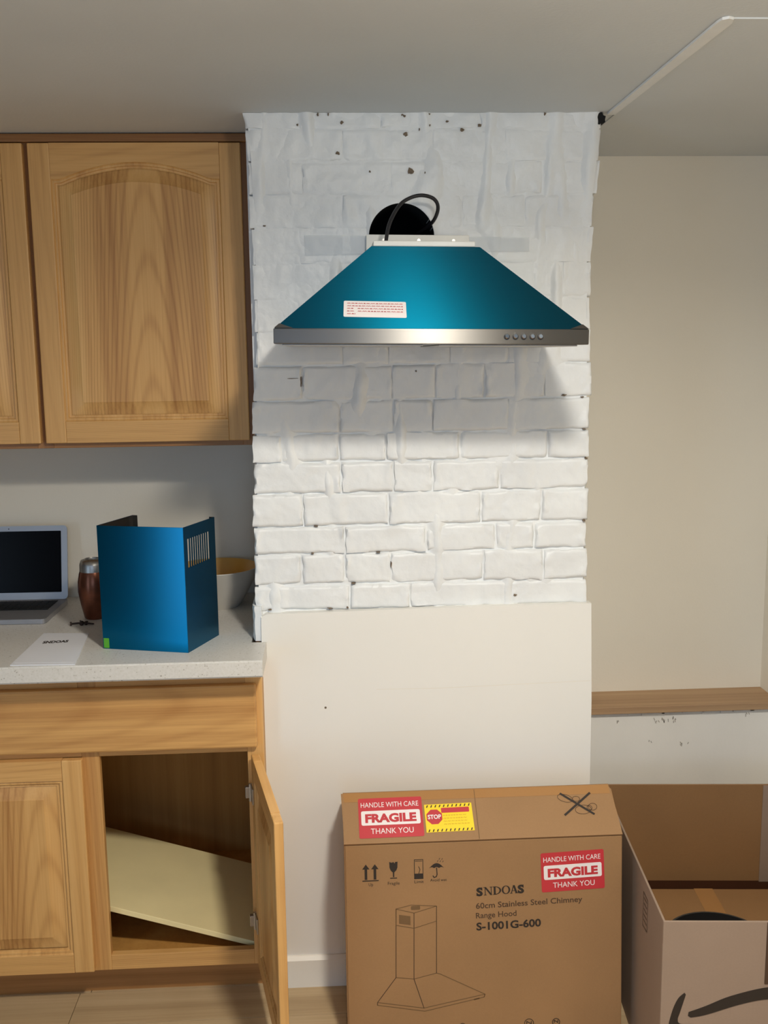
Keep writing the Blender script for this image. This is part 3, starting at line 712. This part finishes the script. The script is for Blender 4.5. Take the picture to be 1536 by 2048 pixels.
# ------------------------------------------------------------------ range hood carton
CW = 0.6395; CO = Vector((-0.2095, -0.285, 0.0))
ca = thing('range_hood_carton', 'tall kraft carton with fragile stickers and a printed hood drawing, leaning at the chimney', 'box', CO)
prof = [(0, 0), (0.035, 0.5), (0.135, 0.572), (0.238, 0.515), (0.252, 0.0)]
mb = MB(); mb.prism(prof, lambda a, b, h: Vector((h, a, b)), 0, CW); 
body = mb.build('body', 'card', ca)
bm = bmesh.new(); bm.from_mesh(body.data); bmesh.ops.bevel(bm, geom=list(bm.edges), offset=0.003, segments=2, affect='EDGES'); bm.to_mesh(body.data); bm.free()
FF = Face((0, 0, 0), (1, 0, 0), (0, 0.035, 0.5)); FLID = Face((0, 0.035, 0.5), (1, 0, 0), (0, 0.1, 0.076)); FBK = Face((CW, 0.242, 0.515), (-1, 0, 0), (0, -0.107, 0.061))
mb = MB(); slab(mb, FLID, [(0.0, 0.0), (CW, 0.0), (CW-.002, 0.06), (CW-.008, 0.1255), (-0.0045, 0.1255), (-0.001, 0.05)], 0.0005, 0.0045); mb.build('top_flap', 'card', ca)
mb = MB(); slab(mb, FBK, [(0.0, 0.0), (CW, 0.0), (CW, 0.119), (0.006, 0.119)], 0.0005, 0.0045); mb.build('top_flap', 'card', ca)
def tape_mat():
    m, nt, nd, ln, bs = new_mat('brown_packing_tape'); bs.inputs['Base Color'].default_value = (*srgb(170, 124, 76), 1); bs.inputs['Roughness'].default_value = 0.22; bs.inputs['Coat Weight'].default_value = 0.4
    n1 = N(nd, 'ShaderNodeTexNoise'); n1.inputs['Scale'].default_value = 60; tc = N(nd, 'ShaderNodeTexCoord'); ln.new(tc.outputs['Object'], n1.inputs['Vector'])
    b = N(nd, 'ShaderNodeBump'); b.inputs['Strength'].default_value = 0.4; b.inputs['Distance'].default_value = .001; ln.new(n1.outputs['Fac'], b.inputs['Height']); ln.new(b.outputs[0], bs.inputs['Normal']); return m
M['tape'] = tape_mat()
M['tape_and_gap_shade'] = plain('dark_brown_gap_shade', srgb(74, 42, 24), 0.5)  # shade colour for the gap in the open carton
mb = MB(); slab(mb, FLID, [(0.002, 0.103), (CW-.008, 0.103), (CW-.009, 0.1258), (0.0, 0.1258)], 0.0045, 0.0049); mb.build('packing_tape', 'tape', ca)
mb = MB(); stroke(mb, FLID, [(0.309, 0.002), (0.3095, 0.124)], 0.0012, 0.0052); mb.build('flap_crease', 'ink_faint', ca, fix=False)
def fragile(F, o, a, wd, ht, base, parent, lab):
    R = RF(F, o, a); mb = MB(); slab(mb, R, rrect(0, wd, 0, ht, .004), base, base+.0004)
    s = mb.build('fragile_sticker', 'sticker_red', parent); s['label'] = lab
    mb = MB(); slab(mb, R, rrect(0.006, wd-.006, ht*0.315, ht*0.675, .004), base+.0004, base+.0007); wb = mb.build('white_band', 'sticker_white', s)
    mb = MB(); lettering(mb, R, 'HANDLE WITH CARE', 0.006, ht*0.765, wd-.014, ht*0.125, base+.0007); mb.build('white_lettering', 'sticker_white', s, fix=False)
    mb = MB(); lettering(mb, R, 'THANK YOU', wd*0.18, ht*0.10, wd*0.66, ht*0.135, base+.0007); mb.build('white_lettering', 'sticker_white', s, fix=False)
    mb = MB(); lettering(mb, R, 'FRAGILE', 0.015, ht*0.39, wd-.030, ht*0.21, base+.0010, bold=0.05); mb.build('red_lettering', 'sticker_red', s, fix=False)
fragile(FLID, (0.0356, 0.0122), math.radians(0.4), 0.1485, 0.0985, 0.0049, ca, 'red and white fragile sticker on the top flap')
fragile(FF, (0.4525, 0.3720), math.radians(2.0), 0.1465, 0.0930, 0.0003, ca, 'red and white fragile sticker on the front')
# yellow stop sticker
R = RF(FLID, (0.1895, 0.0210), math.radians(0.8)); YWd, YHt = 0.1110, 0.0690
mb = MB(); slab(mb, R, rrect(0, YWd, 0, YHt, .001), 0.0049, 0.0053); ys = mb.build('stop_sticker', 'sticker_yellow', ca); ys['label'] = 'yellow sticker with a red stop octagon'
mb = MB(); cx, cy, rr = 0.0215, 0.0375, 0.0195
slab(mb, R, [(cx+rr*math.cos(PI/8+k*PI/4), cy+rr*math.sin(PI/8+k*PI/4)) for k in range(8)], 0.0053, 0.0056); mb.build('stop_octagon', 'sticker_red', ys)
mb = MB(); slab(mb, R, rrect(0.0385, YWd-.007, 0.0465, 0.0590, .002), 0.0053, 0.0056); mb.build('red_bar', 'sticker_red', ys)
mb = MB(); lettering(mb, R, 'STOP', cx-.0155, cy-.005, 0.031, 0.0105, 0.0059, bold=.03); mb.build('white_lettering', 'sticker_white', ys, fix=False)
random.seed(4); mb = MB()
for r in range(4):
    x = 0.042; t = 0.040-r*0.0072
    while x < YWd-.014:
        l = random.uniform(.003, .008); stroke(mb, R, [(x+l*q/3, t+(.0010 if q % 2 else -.0010)) for q in range(4)], .0010, .0056); x += l+.002
mb.build('small_print', 'ink_yellow', ys, fix=False)
mb = MB()
for k in range(11):
    x = 0.004+k*0.0098
    for t in (0.001, YHt-.008): slab(mb, R, [(x, t), (x+.0030, t), (x+.0055, t+.006), (x+.0025, t+.006)], 0.0053, 0.0055)
eh = mb.build('edge_hatching', 'ink_brown', ys); eh['kind'] = 'stuff'
# crossed-out scribble
mb = MB(); stroke(mb, FLID, [(0.513, 0.106), (0.583, 0.052)], 0.0050, 0.0054); stroke(mb, FLID, [(0.515, 0.052), (0.5825, 0.105)], 0.0050, 0.0055); mb.build('marker_cross', 'ink', ca, fix=False)
def ell(cx, cy, a, b, rot=0, n=22): return [(cx+a*math.cos(t)*math.cos(rot)-b*math.sin(t)*math.sin(rot), cy+a*math.cos(t)*math.sin(rot)+b*math.sin(t)*math.cos(rot)) for t in [2*PI*k/n for k in range(n)]]
mb = MB()
for e in ((0.522, 0.094, .018, .0095, -.3), (0.548, 0.0915, .0085, .0065, 0), (0.560, 0.064, .019, .011, .1), (0.583, 0.070, .0105, .0085, .3), (0.5755, 0.068, .006, .006, 0)):
    stroke(mb, FLID, ell(*e), 0.0011, 0.0053, closed=True)
mb.build('pen_scribble', 'ink_brown', ca, fix=False)
# front print: handling marks
d = 0.0004
mb = MB()
for cx in (0.0485, 0.0690):
    slab(mb, FF, [(cx-.0030, 0.4185), (cx+.0030, 0.4185), (cx+.0030, 0.443), (cx+.0082, 0.443), (cx, 0.4545), (cx-.0082, 0.443), (cx-.0030, 0.443)], 0, d)
slab(mb, FF, rrect(0.0400, 0.0775, 0.4145, 0.4168, .0005, 1), 0, d)
lettering(mb, FF, 'Up', 0.0545, 0.4035, 0.010, 0.0070, d); mb.build('this_way_up_mark', 'ink', ca, fix=False)
mb = MB(); cx = 0.1115
slab(mb, FF, [(cx-.0035, 0.4350), (cx-.0018, 0.4340), (cx-.0014, 0.4225), (cx+.0014, 0.4225), (cx+.0018, 0.4340), (cx+.0065, 0.4385), (cx+.0090, 0.4450), (cx+.0095, 0.4585), (cx+.004, 0.4580), (cx+.0028, 0.4545), (cx, 0.4580), (cx-.004, .4565), (cx-.0095, 0.4585), (cx-.0090, 0.4450), (cx-.0065, 0.4385)], 0, d)
slab(mb, FF, rrect(cx-.008, cx+.008, 0.4190, 0.4210, .0005, 1), 0, d); lettering(mb, FF, 'Fragile', cx-.0135, 0.4045, 0.027, 0.0072, d); mb.build('fragile_mark', 'ink', ca, fix=False)
mb = MB(); cx = 0.1690
stroke(mb, FF, [(cx-.0098, 0.4165), (cx+.0098, 0.4165), (cx+.0098, 0.4615), (cx-.0098, 0.4615)], 0.0014, d, closed=True); slab(mb, FF, rrect(cx-.0095, cx+.0095, 0.4175, 0.4285, .0005, 1), 0, d)
stroke(mb, FF, [(cx-.008, 0.458), (cx+.008, 0.458)], 0.0012, d); stroke(mb, FF, [(cx, 0.4285), (cx+.003, 0.438), (cx, 0.445)], 0.0013, d); lettering(mb, FF, 'Limit', cx-.010, 0.4060, 0.021, 0.0070, d); mb.build('stacking_mark', 'ink', ca, fix=False)
mb = MB(); cx = 0.2100
dome = [(cx-.0170+0.034*k/12, 0.4400+0.0115*math.sin(PI*k/12)) for k in range(13)]
low = [(cx+.0170-.034*k/12, 0.4400-0.0000+0.0025*abs(math.sin(3*PI*k/12))) for k in range(1, 12)]
slab(mb, FF, list(reversed(dome+low)), d, 0); stroke(mb, FF, [(cx, 0.440), (cx+.001, 0.425), (cx-.001, 0.4195), (cx-.006, 0.4180), (cx-.0085, 0.4220)], 0.0022, d)
for a, b in ((cx+.002, .455), (cx+.008, .4545), (cx+.014, .4535), (cx+.006, .460), (cx+.012, .4595)): stroke(mb, FF, [(a, b), (a+.0015, b+.003)], 0.0012, d)
lettering(mb, FF, 'Avoid wet', cx-.0150, 0.4085, 0.038, 0.0068, d); mb.build('keep_dry_mark', 'ink', ca, fix=False)
# brand and product lines
rt_ = math.radians(1.8)
mb = MB(); FR_ = RF(FF, (0.3010, 0.3700), rt_); hh = 0.0195; tn, tk_ = 0.0018, 0.0046
def arc_ring(F, cx, cy, ax, ay, bx_, by_, t0, t1, n=20):
    for k in range(n):
        u, v = t0+(t1-t0)*k/n, t0+(t1-t0)*(k+1)/n
        mb.add([F(cx+ax*math.cos(u), cy+ay*math.sin(u), d), F(cx+ax*math.cos(v), cy+ay*math.sin(v), d), F(cx+bx_*math.cos(v), cy+by_*math.sin(v), d), F(cx+bx_*math.cos(u), cy+by_*math.sin(u), d)], [(0, 1, 2, 3)])
def bar(x0, y0, x1, y1, wd_): mb.add([FR_(x0-wd_/2, y0, d), FR_(x0+wd_/2, y0, d), FR_(x1+wd_/2, y1, d), FR_(x1-wd_/2, y1, d)], [(0, 1, 2, 3)])
def serif(x, y, wd_): mb.add([FR_(x-wd_/2, y, d), FR_(x+wd_/2, y, d), FR_(x+wd_/2, y+.0013, d), FR_(x-wd_/2, y+.0013, d)], [(0, 1, 2, 3)])
for sx in (0.0, 0.0955):
    lettering(mb, FR_, 'S', sx, 0.0002, 0.0150, hh, d, bold=0.05); bar(sx+.0016, 0, sx+.0016, .0060, tn); bar(sx+.0130, hh-.0060, sx+.0130, hh, tn)
bar(.0205, 0, .0205, hh, tn); bar(.0345, 0, .0345, hh, tn); bar(.0205, hh, .0345, 0, tk_); serif(.0205, 0, .0065); serif(.0345, hh-.0013, .0065); serif(.0190, hh-.0013, .0050)
bar(.0425, 0, .0425, hh, tk_); serif(.0425, 0, .0080); serif(.0425, hh-.0013, .0080)
arc_ring(FR_, .0430, hh/2, .0145, hh/2, .0105, hh/2-.0014, -PI/2, PI/2)
arc_ring(FR_, .0685, hh/2, .0098, hh/2+.0004, .0058, hh/2-.0013, 0, 2*PI, 32)
bar(.0805, 0, .0865, hh, tn*1.2); bar(.0930, 0, .0868, hh, tk_); serif(.0805, 0, .0060); serif(.0930, 0, .0075); bar(.0865, .0058, .0865, .0072, .0075)
mb.build('brand_lettering', 'ink', ca, fix=False)
mb = MB(); lettering(mb, FF, '60cm Stainless Steel Chimney', 0.2997, 0.3395, 0.247, 0.0135, d, bold=0.012, rot=math.radians(1.6))
mb.build('product_lettering', 'ink_brown', ca, fix=False); mb = MB(); lettering(mb, FF, 'Range Hood', 0.2995, 0.3165, 0.094, 0.0130, d, bold=0.010, rot=math.radians(1.6)); mb.build('product_lettering', 'ink_brown', ca, fix=False)
mb = MB(); lettering(mb, FF, 'S-1001G-600', 0.3004, 0.2880, 0.150, 0.0185, d, bold=0.03, rot=math.radians(1.4)); mb.build('model_lettering', 'ink', ca, fix=False)
# line drawing of the hood
mb = MB(); lw_ = 0.0016
for a, b in (((.1158, .3466), (.1133, .1828)), ((.1569, .3354), (.1547, .1773)), ((.2088, .3498), (.2069, .1894)), ((.1547, .1773), (.1769, .1061)), ((.1133, .1828), (.0697, .1246)), ((.0697, .1246), (.0697, .1180))): stroke(mb, FF, [a, b], lw_, d)
mb.build('hood_drawing', 'ink_brown', ca, fix=False)
for pts in ([(.1152, .308), (.1158, .3466), (.1503, .3547), (.2088, .3498), (.1569, .3354), (.1158, .3466)], [(.1152, .308), (.1565, .299), (.2080, .314)], [(.1133, .1828), (.1547, .1773), (.2069, .1894), (.215, .1870), (.3189, .1333), (.3170, .1262)],
            [(.0697, .1246), (.1769, .1061), (.3189, .1333)], [(.0697, .1180), (.1790, .0985), (.3170, .1262), (.3189, .1333)]): mb = MB(); stroke(mb, FF, pts, lw_, d); mb.build('hood_drawing_outline', 'ink_faint', ca, fix=False)
mb = MB(); slab(mb, FF, [(.1224, .3115), (.1485, .3070), (.1485, .3280), (.1224, .3325)], 0, d)
mb.build('hood_drawing_vent', 'ink_faint', ca, fix=False)
mb = MB(); slab(mb, FF, rrect(.150, .171, .343, .352, .002), 0, d); mb.build('hood_drawing_outlet', 'ink_faint', ca, fix=False)
mb = MB(); slab(mb, FF, [(.293, .1195), (.306, .1225), (.306, .1255), (.293, .1225)], 0, d)
mb.build('hood_drawing_buttons', 'ink_faint', ca, fix=False)
for cx, r_ in ((0.4214, .0105), (0.4849, .0085), (0.2659, .007)):
    mb = MB(); stroke(mb, FF, ell(cx, 0.0575, r_, r_), 0.0016, d, closed=True); stroke(mb, FF, [(cx-r_*.5, .0560), (cx-r_*.5, .0620), (cx+r_*.5, .0560), (cx+r_*.5, .0620)], 0.0018, d); mb.build('certification_mark', 'ink', ca, fix=False)

# ------------------------------------------------------------------ big open carton on the right
yaw = math.radians(-4.5); HH = 0.44; BWd, BDp = 0.52, 0.665
XO = Vector((0.4425, -0.5071, 0.0))
bx = thing('open_carton', 'large open kraft carton with a black curved arrow logo, by the alcove', 'box', XO, (0, 0, yaw))
t_ = 0.005
def panel_box(name, *a, mat='card2', lab=None):
    m = MB(); m.box(*a, bev=.0012); o = m.build(name, mat, bx)
    return o
panel_box('front_wall', 0, BWd, 0, t_, 0, HH)
panel_box('side_wall', 0, t_, t_, BDp, 0, HH); panel_box('side_wall', BWd-t_, BWd, t_, BDp, 0, HH)
panel_box('back_wall', t_, BWd-t_, BDp-t_, BDp, 0, HH, mat='card_in'); panel_box('bottom', t_, BWd-t_, t_, BDp-t_, 0.001, 0.006, mat='card_in')
dt = MB(); dt.box(0.02, BWd-t_, BDp-t_-.0012, BDp-t_, 0.120, 0.162); dt.build('tape_and_gap_shade', 'tape_and_gap_shade', bx)  # dark strip painted in as the gap's shade behind the inner carton
lin = MB(); lin.box(0.43, BWd-t_, BDp-t_-.003, BDp-t_, 0.16, HH-.002, bev=.0005); lin.build('inner_flap', 'card2', bx)
FB = Face((0, 0, 0), (1, 0, 0), (0, 0, 1))
def smooth_poly(P, n=6): return [(p.x, p.y) for p in spline([(a, b, 0) for a, b in P], n)]
mb = MB()
up1 = smooth_poly([(.0175, .2000), (.0190, .2150), (.0266, .2459), (.0363, .2676), (.0483, .2795)])
dn1 = smooth_poly([(.0508, .2760), (.0455, .2560), (.0400, .2350), (.0360, .2190), (.0420, .2085), (.0700, .2080)])
slab(mb, FB, list(reversed(up1+dn1)), .0010, 0); mb.build('arrow_logo_tip', 'ink', bx); mb = MB()
tp = smooth_poly([(.0581, .2355), (.0938, .2500), (.1445, .2730), (.2216, .2935), (.300, .2960), (.380, .270)])
bt = smooth_poly([(.380, .235), (.300, .2660), (.2229, .2663), (.1657, .2546), (.0943, .2300), (.0625, .2235)])
slab(mb, FB, list(reversed(tp+[(.400, .250)]+bt+[(.0570, .2275)])), .0010, 0)
mb.build('arrow_logo', 'ink', bx)
mb = MB(); slab(mb, FB, rrect(.2115, .2580, .300, HH-.001, .001, 1), 0, .0010); mb.build('tape_and_gap_shade', 'ink_brown', bx)  # tape strip down the front wall
FS = Face((0, BDp, 0), (0, -1, 0), (0, 0, 1)); mb = MB()
s0, s1 = BDp-.172, BDp-.132
stroke(mb, FS, [(s0, .328), (s1, .334), (s1, .408), (s0, .408)], .0022, .0008, closed=True)
for k in range(5): stroke(mb, FS, [(s0+.006, .345+k*.013), (s1-.006, .347+k*.013)], .0022, .0008)
mb.build('printed_box_mark', 'ink_brown', bx, fix=False)
# things lying inside
ib = thing('inner_carton', 'flat closed brown carton lying inside the open carton', 'box', XO+Matrix.Rotation(yaw, 3, 'Z') @ Vector((0.03, 0.02, 0.0062)), (0, 0, yaw))
mb = MB(); mb.box(0, BWd-.05, 0, BDp-.075, 0, 0.160, bev=.003); mb.build('body', 'card_in', ib)
mb = MB(); mb.box(0.21, 0.26, 0.0, BDp-.075, 0.160, 0.1604); mb.build('packing_tape', 'tape', ib)
pc = thing('black_pan', 'black round pan lying in the open carton', 'pan', (0.650, -0.300, 0.1672))
mb = MB(); mb.lathe([(0.085, 0.0), (0.100, 0.004), (0.116, 0.060), (0.122, 0.086), (0.1225, 0.090), (0.118, 0.090), (0.112, 0.060), (0.097, 0.008), (0.001, 0.006)], seg=48, closed=False); mb.build('pan_body', 'pan', pc, smooth=True, auto=40)
mb = MB(); mb.tube(spline([(0.118, 0.0, 0.08), (0.135, 0.01, 0.087), (0.148, 0.0, 0.088), (0.135, -0.012, 0.087), (0.118, -0.005, 0.08)]), 0.005, 8); mb.build('pan_handle', 'pan', pc, smooth=True)

# ------------------------------------------------------------------ things on the counter
CT = 0.913
# blue chimney cover (U-shaped sheet)
o0 = Vector((-0.7726, -0.0326, CT)); cdir = Vector((-0.5636+0.7726, -0.0888+0.0326, 0)); cw = cdir.length; ca_ = math.atan2(cdir.y, cdir.x)
cv = thing('chimney_duct_cover', 'shiny blue film covered metal duct cover standing on the counter', 'duct cover', o0, (0, 0, ca_))
Hc = 0.298; tk = 0.0012
mb = MB(); mb.box(0, cw, 0, tk, 0, Hc, bev=.0004); mb.build('front_panel', 'film2', cv)
rs = Vector((-0.5085+0.5636, 0.058+0.0888, 0)); rl = rs.length; rang = math.atan2(rs.y, rs.x)-ca_
for side, name in ((cw, 'side_panel'), (0, 'side_panel')):
    mb = MB(); xf = Matrix.Translation((side, 0, 0)) @ Matrix.Rotation(rang, 4, 'Z')
    sgn = (0, tk) if side else (-tk, 0)
    zb, zt = Hc-.098, Hc-.030; a0, a1 = 0.018, 0.125; n = 10
    mb.box(tk, rl, *sgn, 0, zb, xf=xf); mb.box(tk, rl, *sgn, zt, Hc, xf=xf)
    mb.box(tk, a0, *sgn, zb, zt, xf=xf); mb.box(a1, rl, *sgn, zb, zt, xf=xf)
    pitch_ = (a1-a0)/n
    for k in range(1, n): mb.box(a0+pitch_*k-.0026, a0+pitch_*k+.0026, *sgn, zb, zt, xf=xf)
    o = mb.build(name, 'film2', cv)
    mi = MB(); yy = (tk, tk+.0006) if side else (-tk-.0006, -tk)
    yin = (sgn[1], sgn[1]+.0005) if side else (sgn[0]-.0005, sgn[0])
    for q in ((tk, rl, 0, zb), (tk, rl, zt, Hc-.0005)): mi.box(q[0]+.001, q[1], *( (tk, tk+.0005) if side else (-tk-.0005, -tk) ), q[2], q[3], xf=xf)
    mi.build('bare_inner_face', 'steel', o)
    fg = MB(); fg.box(rl-.001, rl, *((tk, .014) if side else (-.014, -tk)), 0, Hc, xf=xf); fg.build('flange', 'steel', o)
mb = MB(); mb.box(0.002, 0.016, -0.0006, -0.0001, 0.002, 0.026, bev=.0002); g = mb.build('green_sticker', 'sticker_green', cv); g['label'] = 'small bright green sticker'
# laptop
lp_ = thing('laptop', 'silver laptop with black screen standing open on the counter', 'laptop', (-1.30, 0.212, CT), (0, 0, math.radians(-1.0)))
LWd, LDp = 0.325, 0.222
mb = MB(); mb.prism(rrect(0, LWd, 0, LDp, .012), lambda a, b, h: Vector((a, b, h)), 0.001, 0.0135); mb.build('base', 'alu', lp_)
mb = MB(); mb.box(0.022, LWd-.022, 0.098, 0.200, 0.0135, 0.0140, bev=.0002); kb = mb.build('keyboard', 'key', lp_)
mb = MB()
for r in range(6):
    for c in range(14):
        x0 = 0.0235+c*0.01995; y0 = 0.0995+r*0.0167; mb.box(x0+.0012, x0+.0185, y0+.001, y0+.0150, 0.0140, 0.0152)
o = mb.build('keys', 'key', kb); o['kind'] = 'stuff'
mb = MB(); mb.box(0.11, 0.215, 0.012, 0.085, 0.0135, 0.0138, bev=.0001); mb.build('trackpad', 'alu', lp_)
lt_ = math.radians(-10)
LX = Matrix.Translation((0, LDp-.006, 0.014)) @ Matrix.Rotation(lt_, 4, 'X')
mb = MB(); mb.prism(rrect(0, LWd, 0, 0.208, .011), lambda a, b, h: LX @ Vector((a, h, b)), 0.006, 0.0); lid = mb.build('lid', 'alu', lp_)
mb = MB(); mb.prism(rrect(0.017, LWd-.017, 0.020, 0.193, .002), lambda a, b, h: LX @ Vector((a, h, b)), 0.0005, -0.0006); mb.build('screen', 'screen', lid)
mb = MB(); mb.lathe([(.0016, 0), (.0016, .0008)], seg=10); mb.v = [tuple(LX @ Vector((p[0]+LWd/2, -p[2], p[1]+.200))) for p in mb.v]; mb.build('webcam', 'black', lid)
# copper cup with steel rim
cu = thing('copper_cup', 'brown copper tumbler with a steel rim behind the blue cover', 'cup', (-0.858, 0.262, CT))
mb = MB(); mb.lathe([(0.026, 0.0), (0.0285, 0.004), (0.036, 0.040), (0.0415, 0.075), (0.0405, 0.100), (0.0365, 0.122), (0.0335, 0.130)], seg=40); mb.build('cup_body', 'cup', cu, smooth=True, auto=50)
mb = MB(); mb.lathe([(0.0342, 0.128), (0.0338, 0.146), (0.0300, 0.157), (0.0200, 0.161), (0.0185, 0.158), (0.0185, 0.140)], seg=40, closed=False); mb.build('steel_rim', 'dull_metal', cu, smooth=True, auto=50)
# mixing bowl
bo = thing('mixing_bowl', 'white bowl with yellow inside in the corner by the chimney', 'bowl', (-0.545, 0.362, CT))
mb = MB(); mb.lathe([(0.060, 0.0), (0.064, 0.004), (0.086, 0.040), (0.107, 0.080), (0.1165, 0.108), (0.1180, 0.111), (0.1150, 0.1112)], seg=48, closed=False); mb.build('outside', 'bowl_out', bo, smooth=True)
mb = MB(); mb.lathe([(0.1150, 0.1112), (0.1120, 0.107), (0.102, 0.078), (0.080, 0.040), (0.056, 0.012), (0.001, 0.009)], seg=48, closed=False); mb.build('inside', 'bowl_in', bo, smooth=True, fix=False)
# instruction booklet
pp = thing('instruction_booklet', 'white printed instruction booklet lying at the counter edge', 'booklet', (-0.9586, -0.1585, CT))
quad = [(0.004, 0.006), (0.150, -0.0005), (0.121, 0.2570), (0.0065, 0.2680)]
mb = MB(); mb.prism(quad, lambda a, b, h: Vector((a, b, h)), 0.0003, 0.0026); pg = mb.build('cover_page', 'paper', pp)
mb = MB(); FP = Face((0, 0, 0.0027), (1, 0.10, 0), (-0.10, 1, 0)); lettering(mb, FP, 'SNDOAS', 0.046, 0.170, 0.060, 0.020, 0.0001, bold=0.05); mb.build('title_lettering', 'ink', pg, fix=False)
mb = MB(); mb.prism([(0.010, 0.020), (0.146, 0.014), (0.1455, 0.018), (0.010, 0.024)], lambda a, b, h: Vector((a, b, h)), 0.0026, 0.0030); mb.build('folded_edge', 'paper', pg)
# small hardware
hw = thing('mounting_hardware', 'small dark pieces of mounting hardware lying beside the copper tumbler', 'hardware', (-0.893, 0.186, CT))
random.seed(8)
for k, (a, b, r) in enumerate(((0, 0, 0.3), (0.022, 0.006, 1.1), (0.038, -0.004, -0.4), (0.012, 0.014, 2.0))):
    mb = MB(); xf = Matrix.Translation((a, b, 0.005)) @ Matrix.Rotation(r, 4, 'Z') @ Matrix.Rotation(PI/2, 4, 'Y')
    mb.lathe([(0.0055, -0.013), (0.0055, -0.009), (0.0025, -0.008), (0.0025, 0.010), (0.0010, 0.014)], seg=10); mb.v = [tuple(xf @ Vector(p)) for p in mb.v]
    mb.build('screw', 'hardware', hw, smooth=False)

# ------------------------------------------------------------------ ceiling downlight (above the frame)
dl = thing('ceiling_downlight', 'small round white downlight in the ceiling', 'lamp', (LAMP.x, LAMP.y, CZ))
mb = MB(); mb.lathe([(0.062, -0.016), (0.075, -0.014), (0.080, 0.0), (0.060, 0.0), (0.060, -0.014), (0.062, -0.016)], seg=40, closed=False); mb.build('trim_ring', 'trim', dl, smooth=True, auto=40)
mb = MB(); mb.lathe([(0.059, -0.010), (0.059, -0.004)], seg=40); mb.build('diffuser', 'lamp_glow', dl)
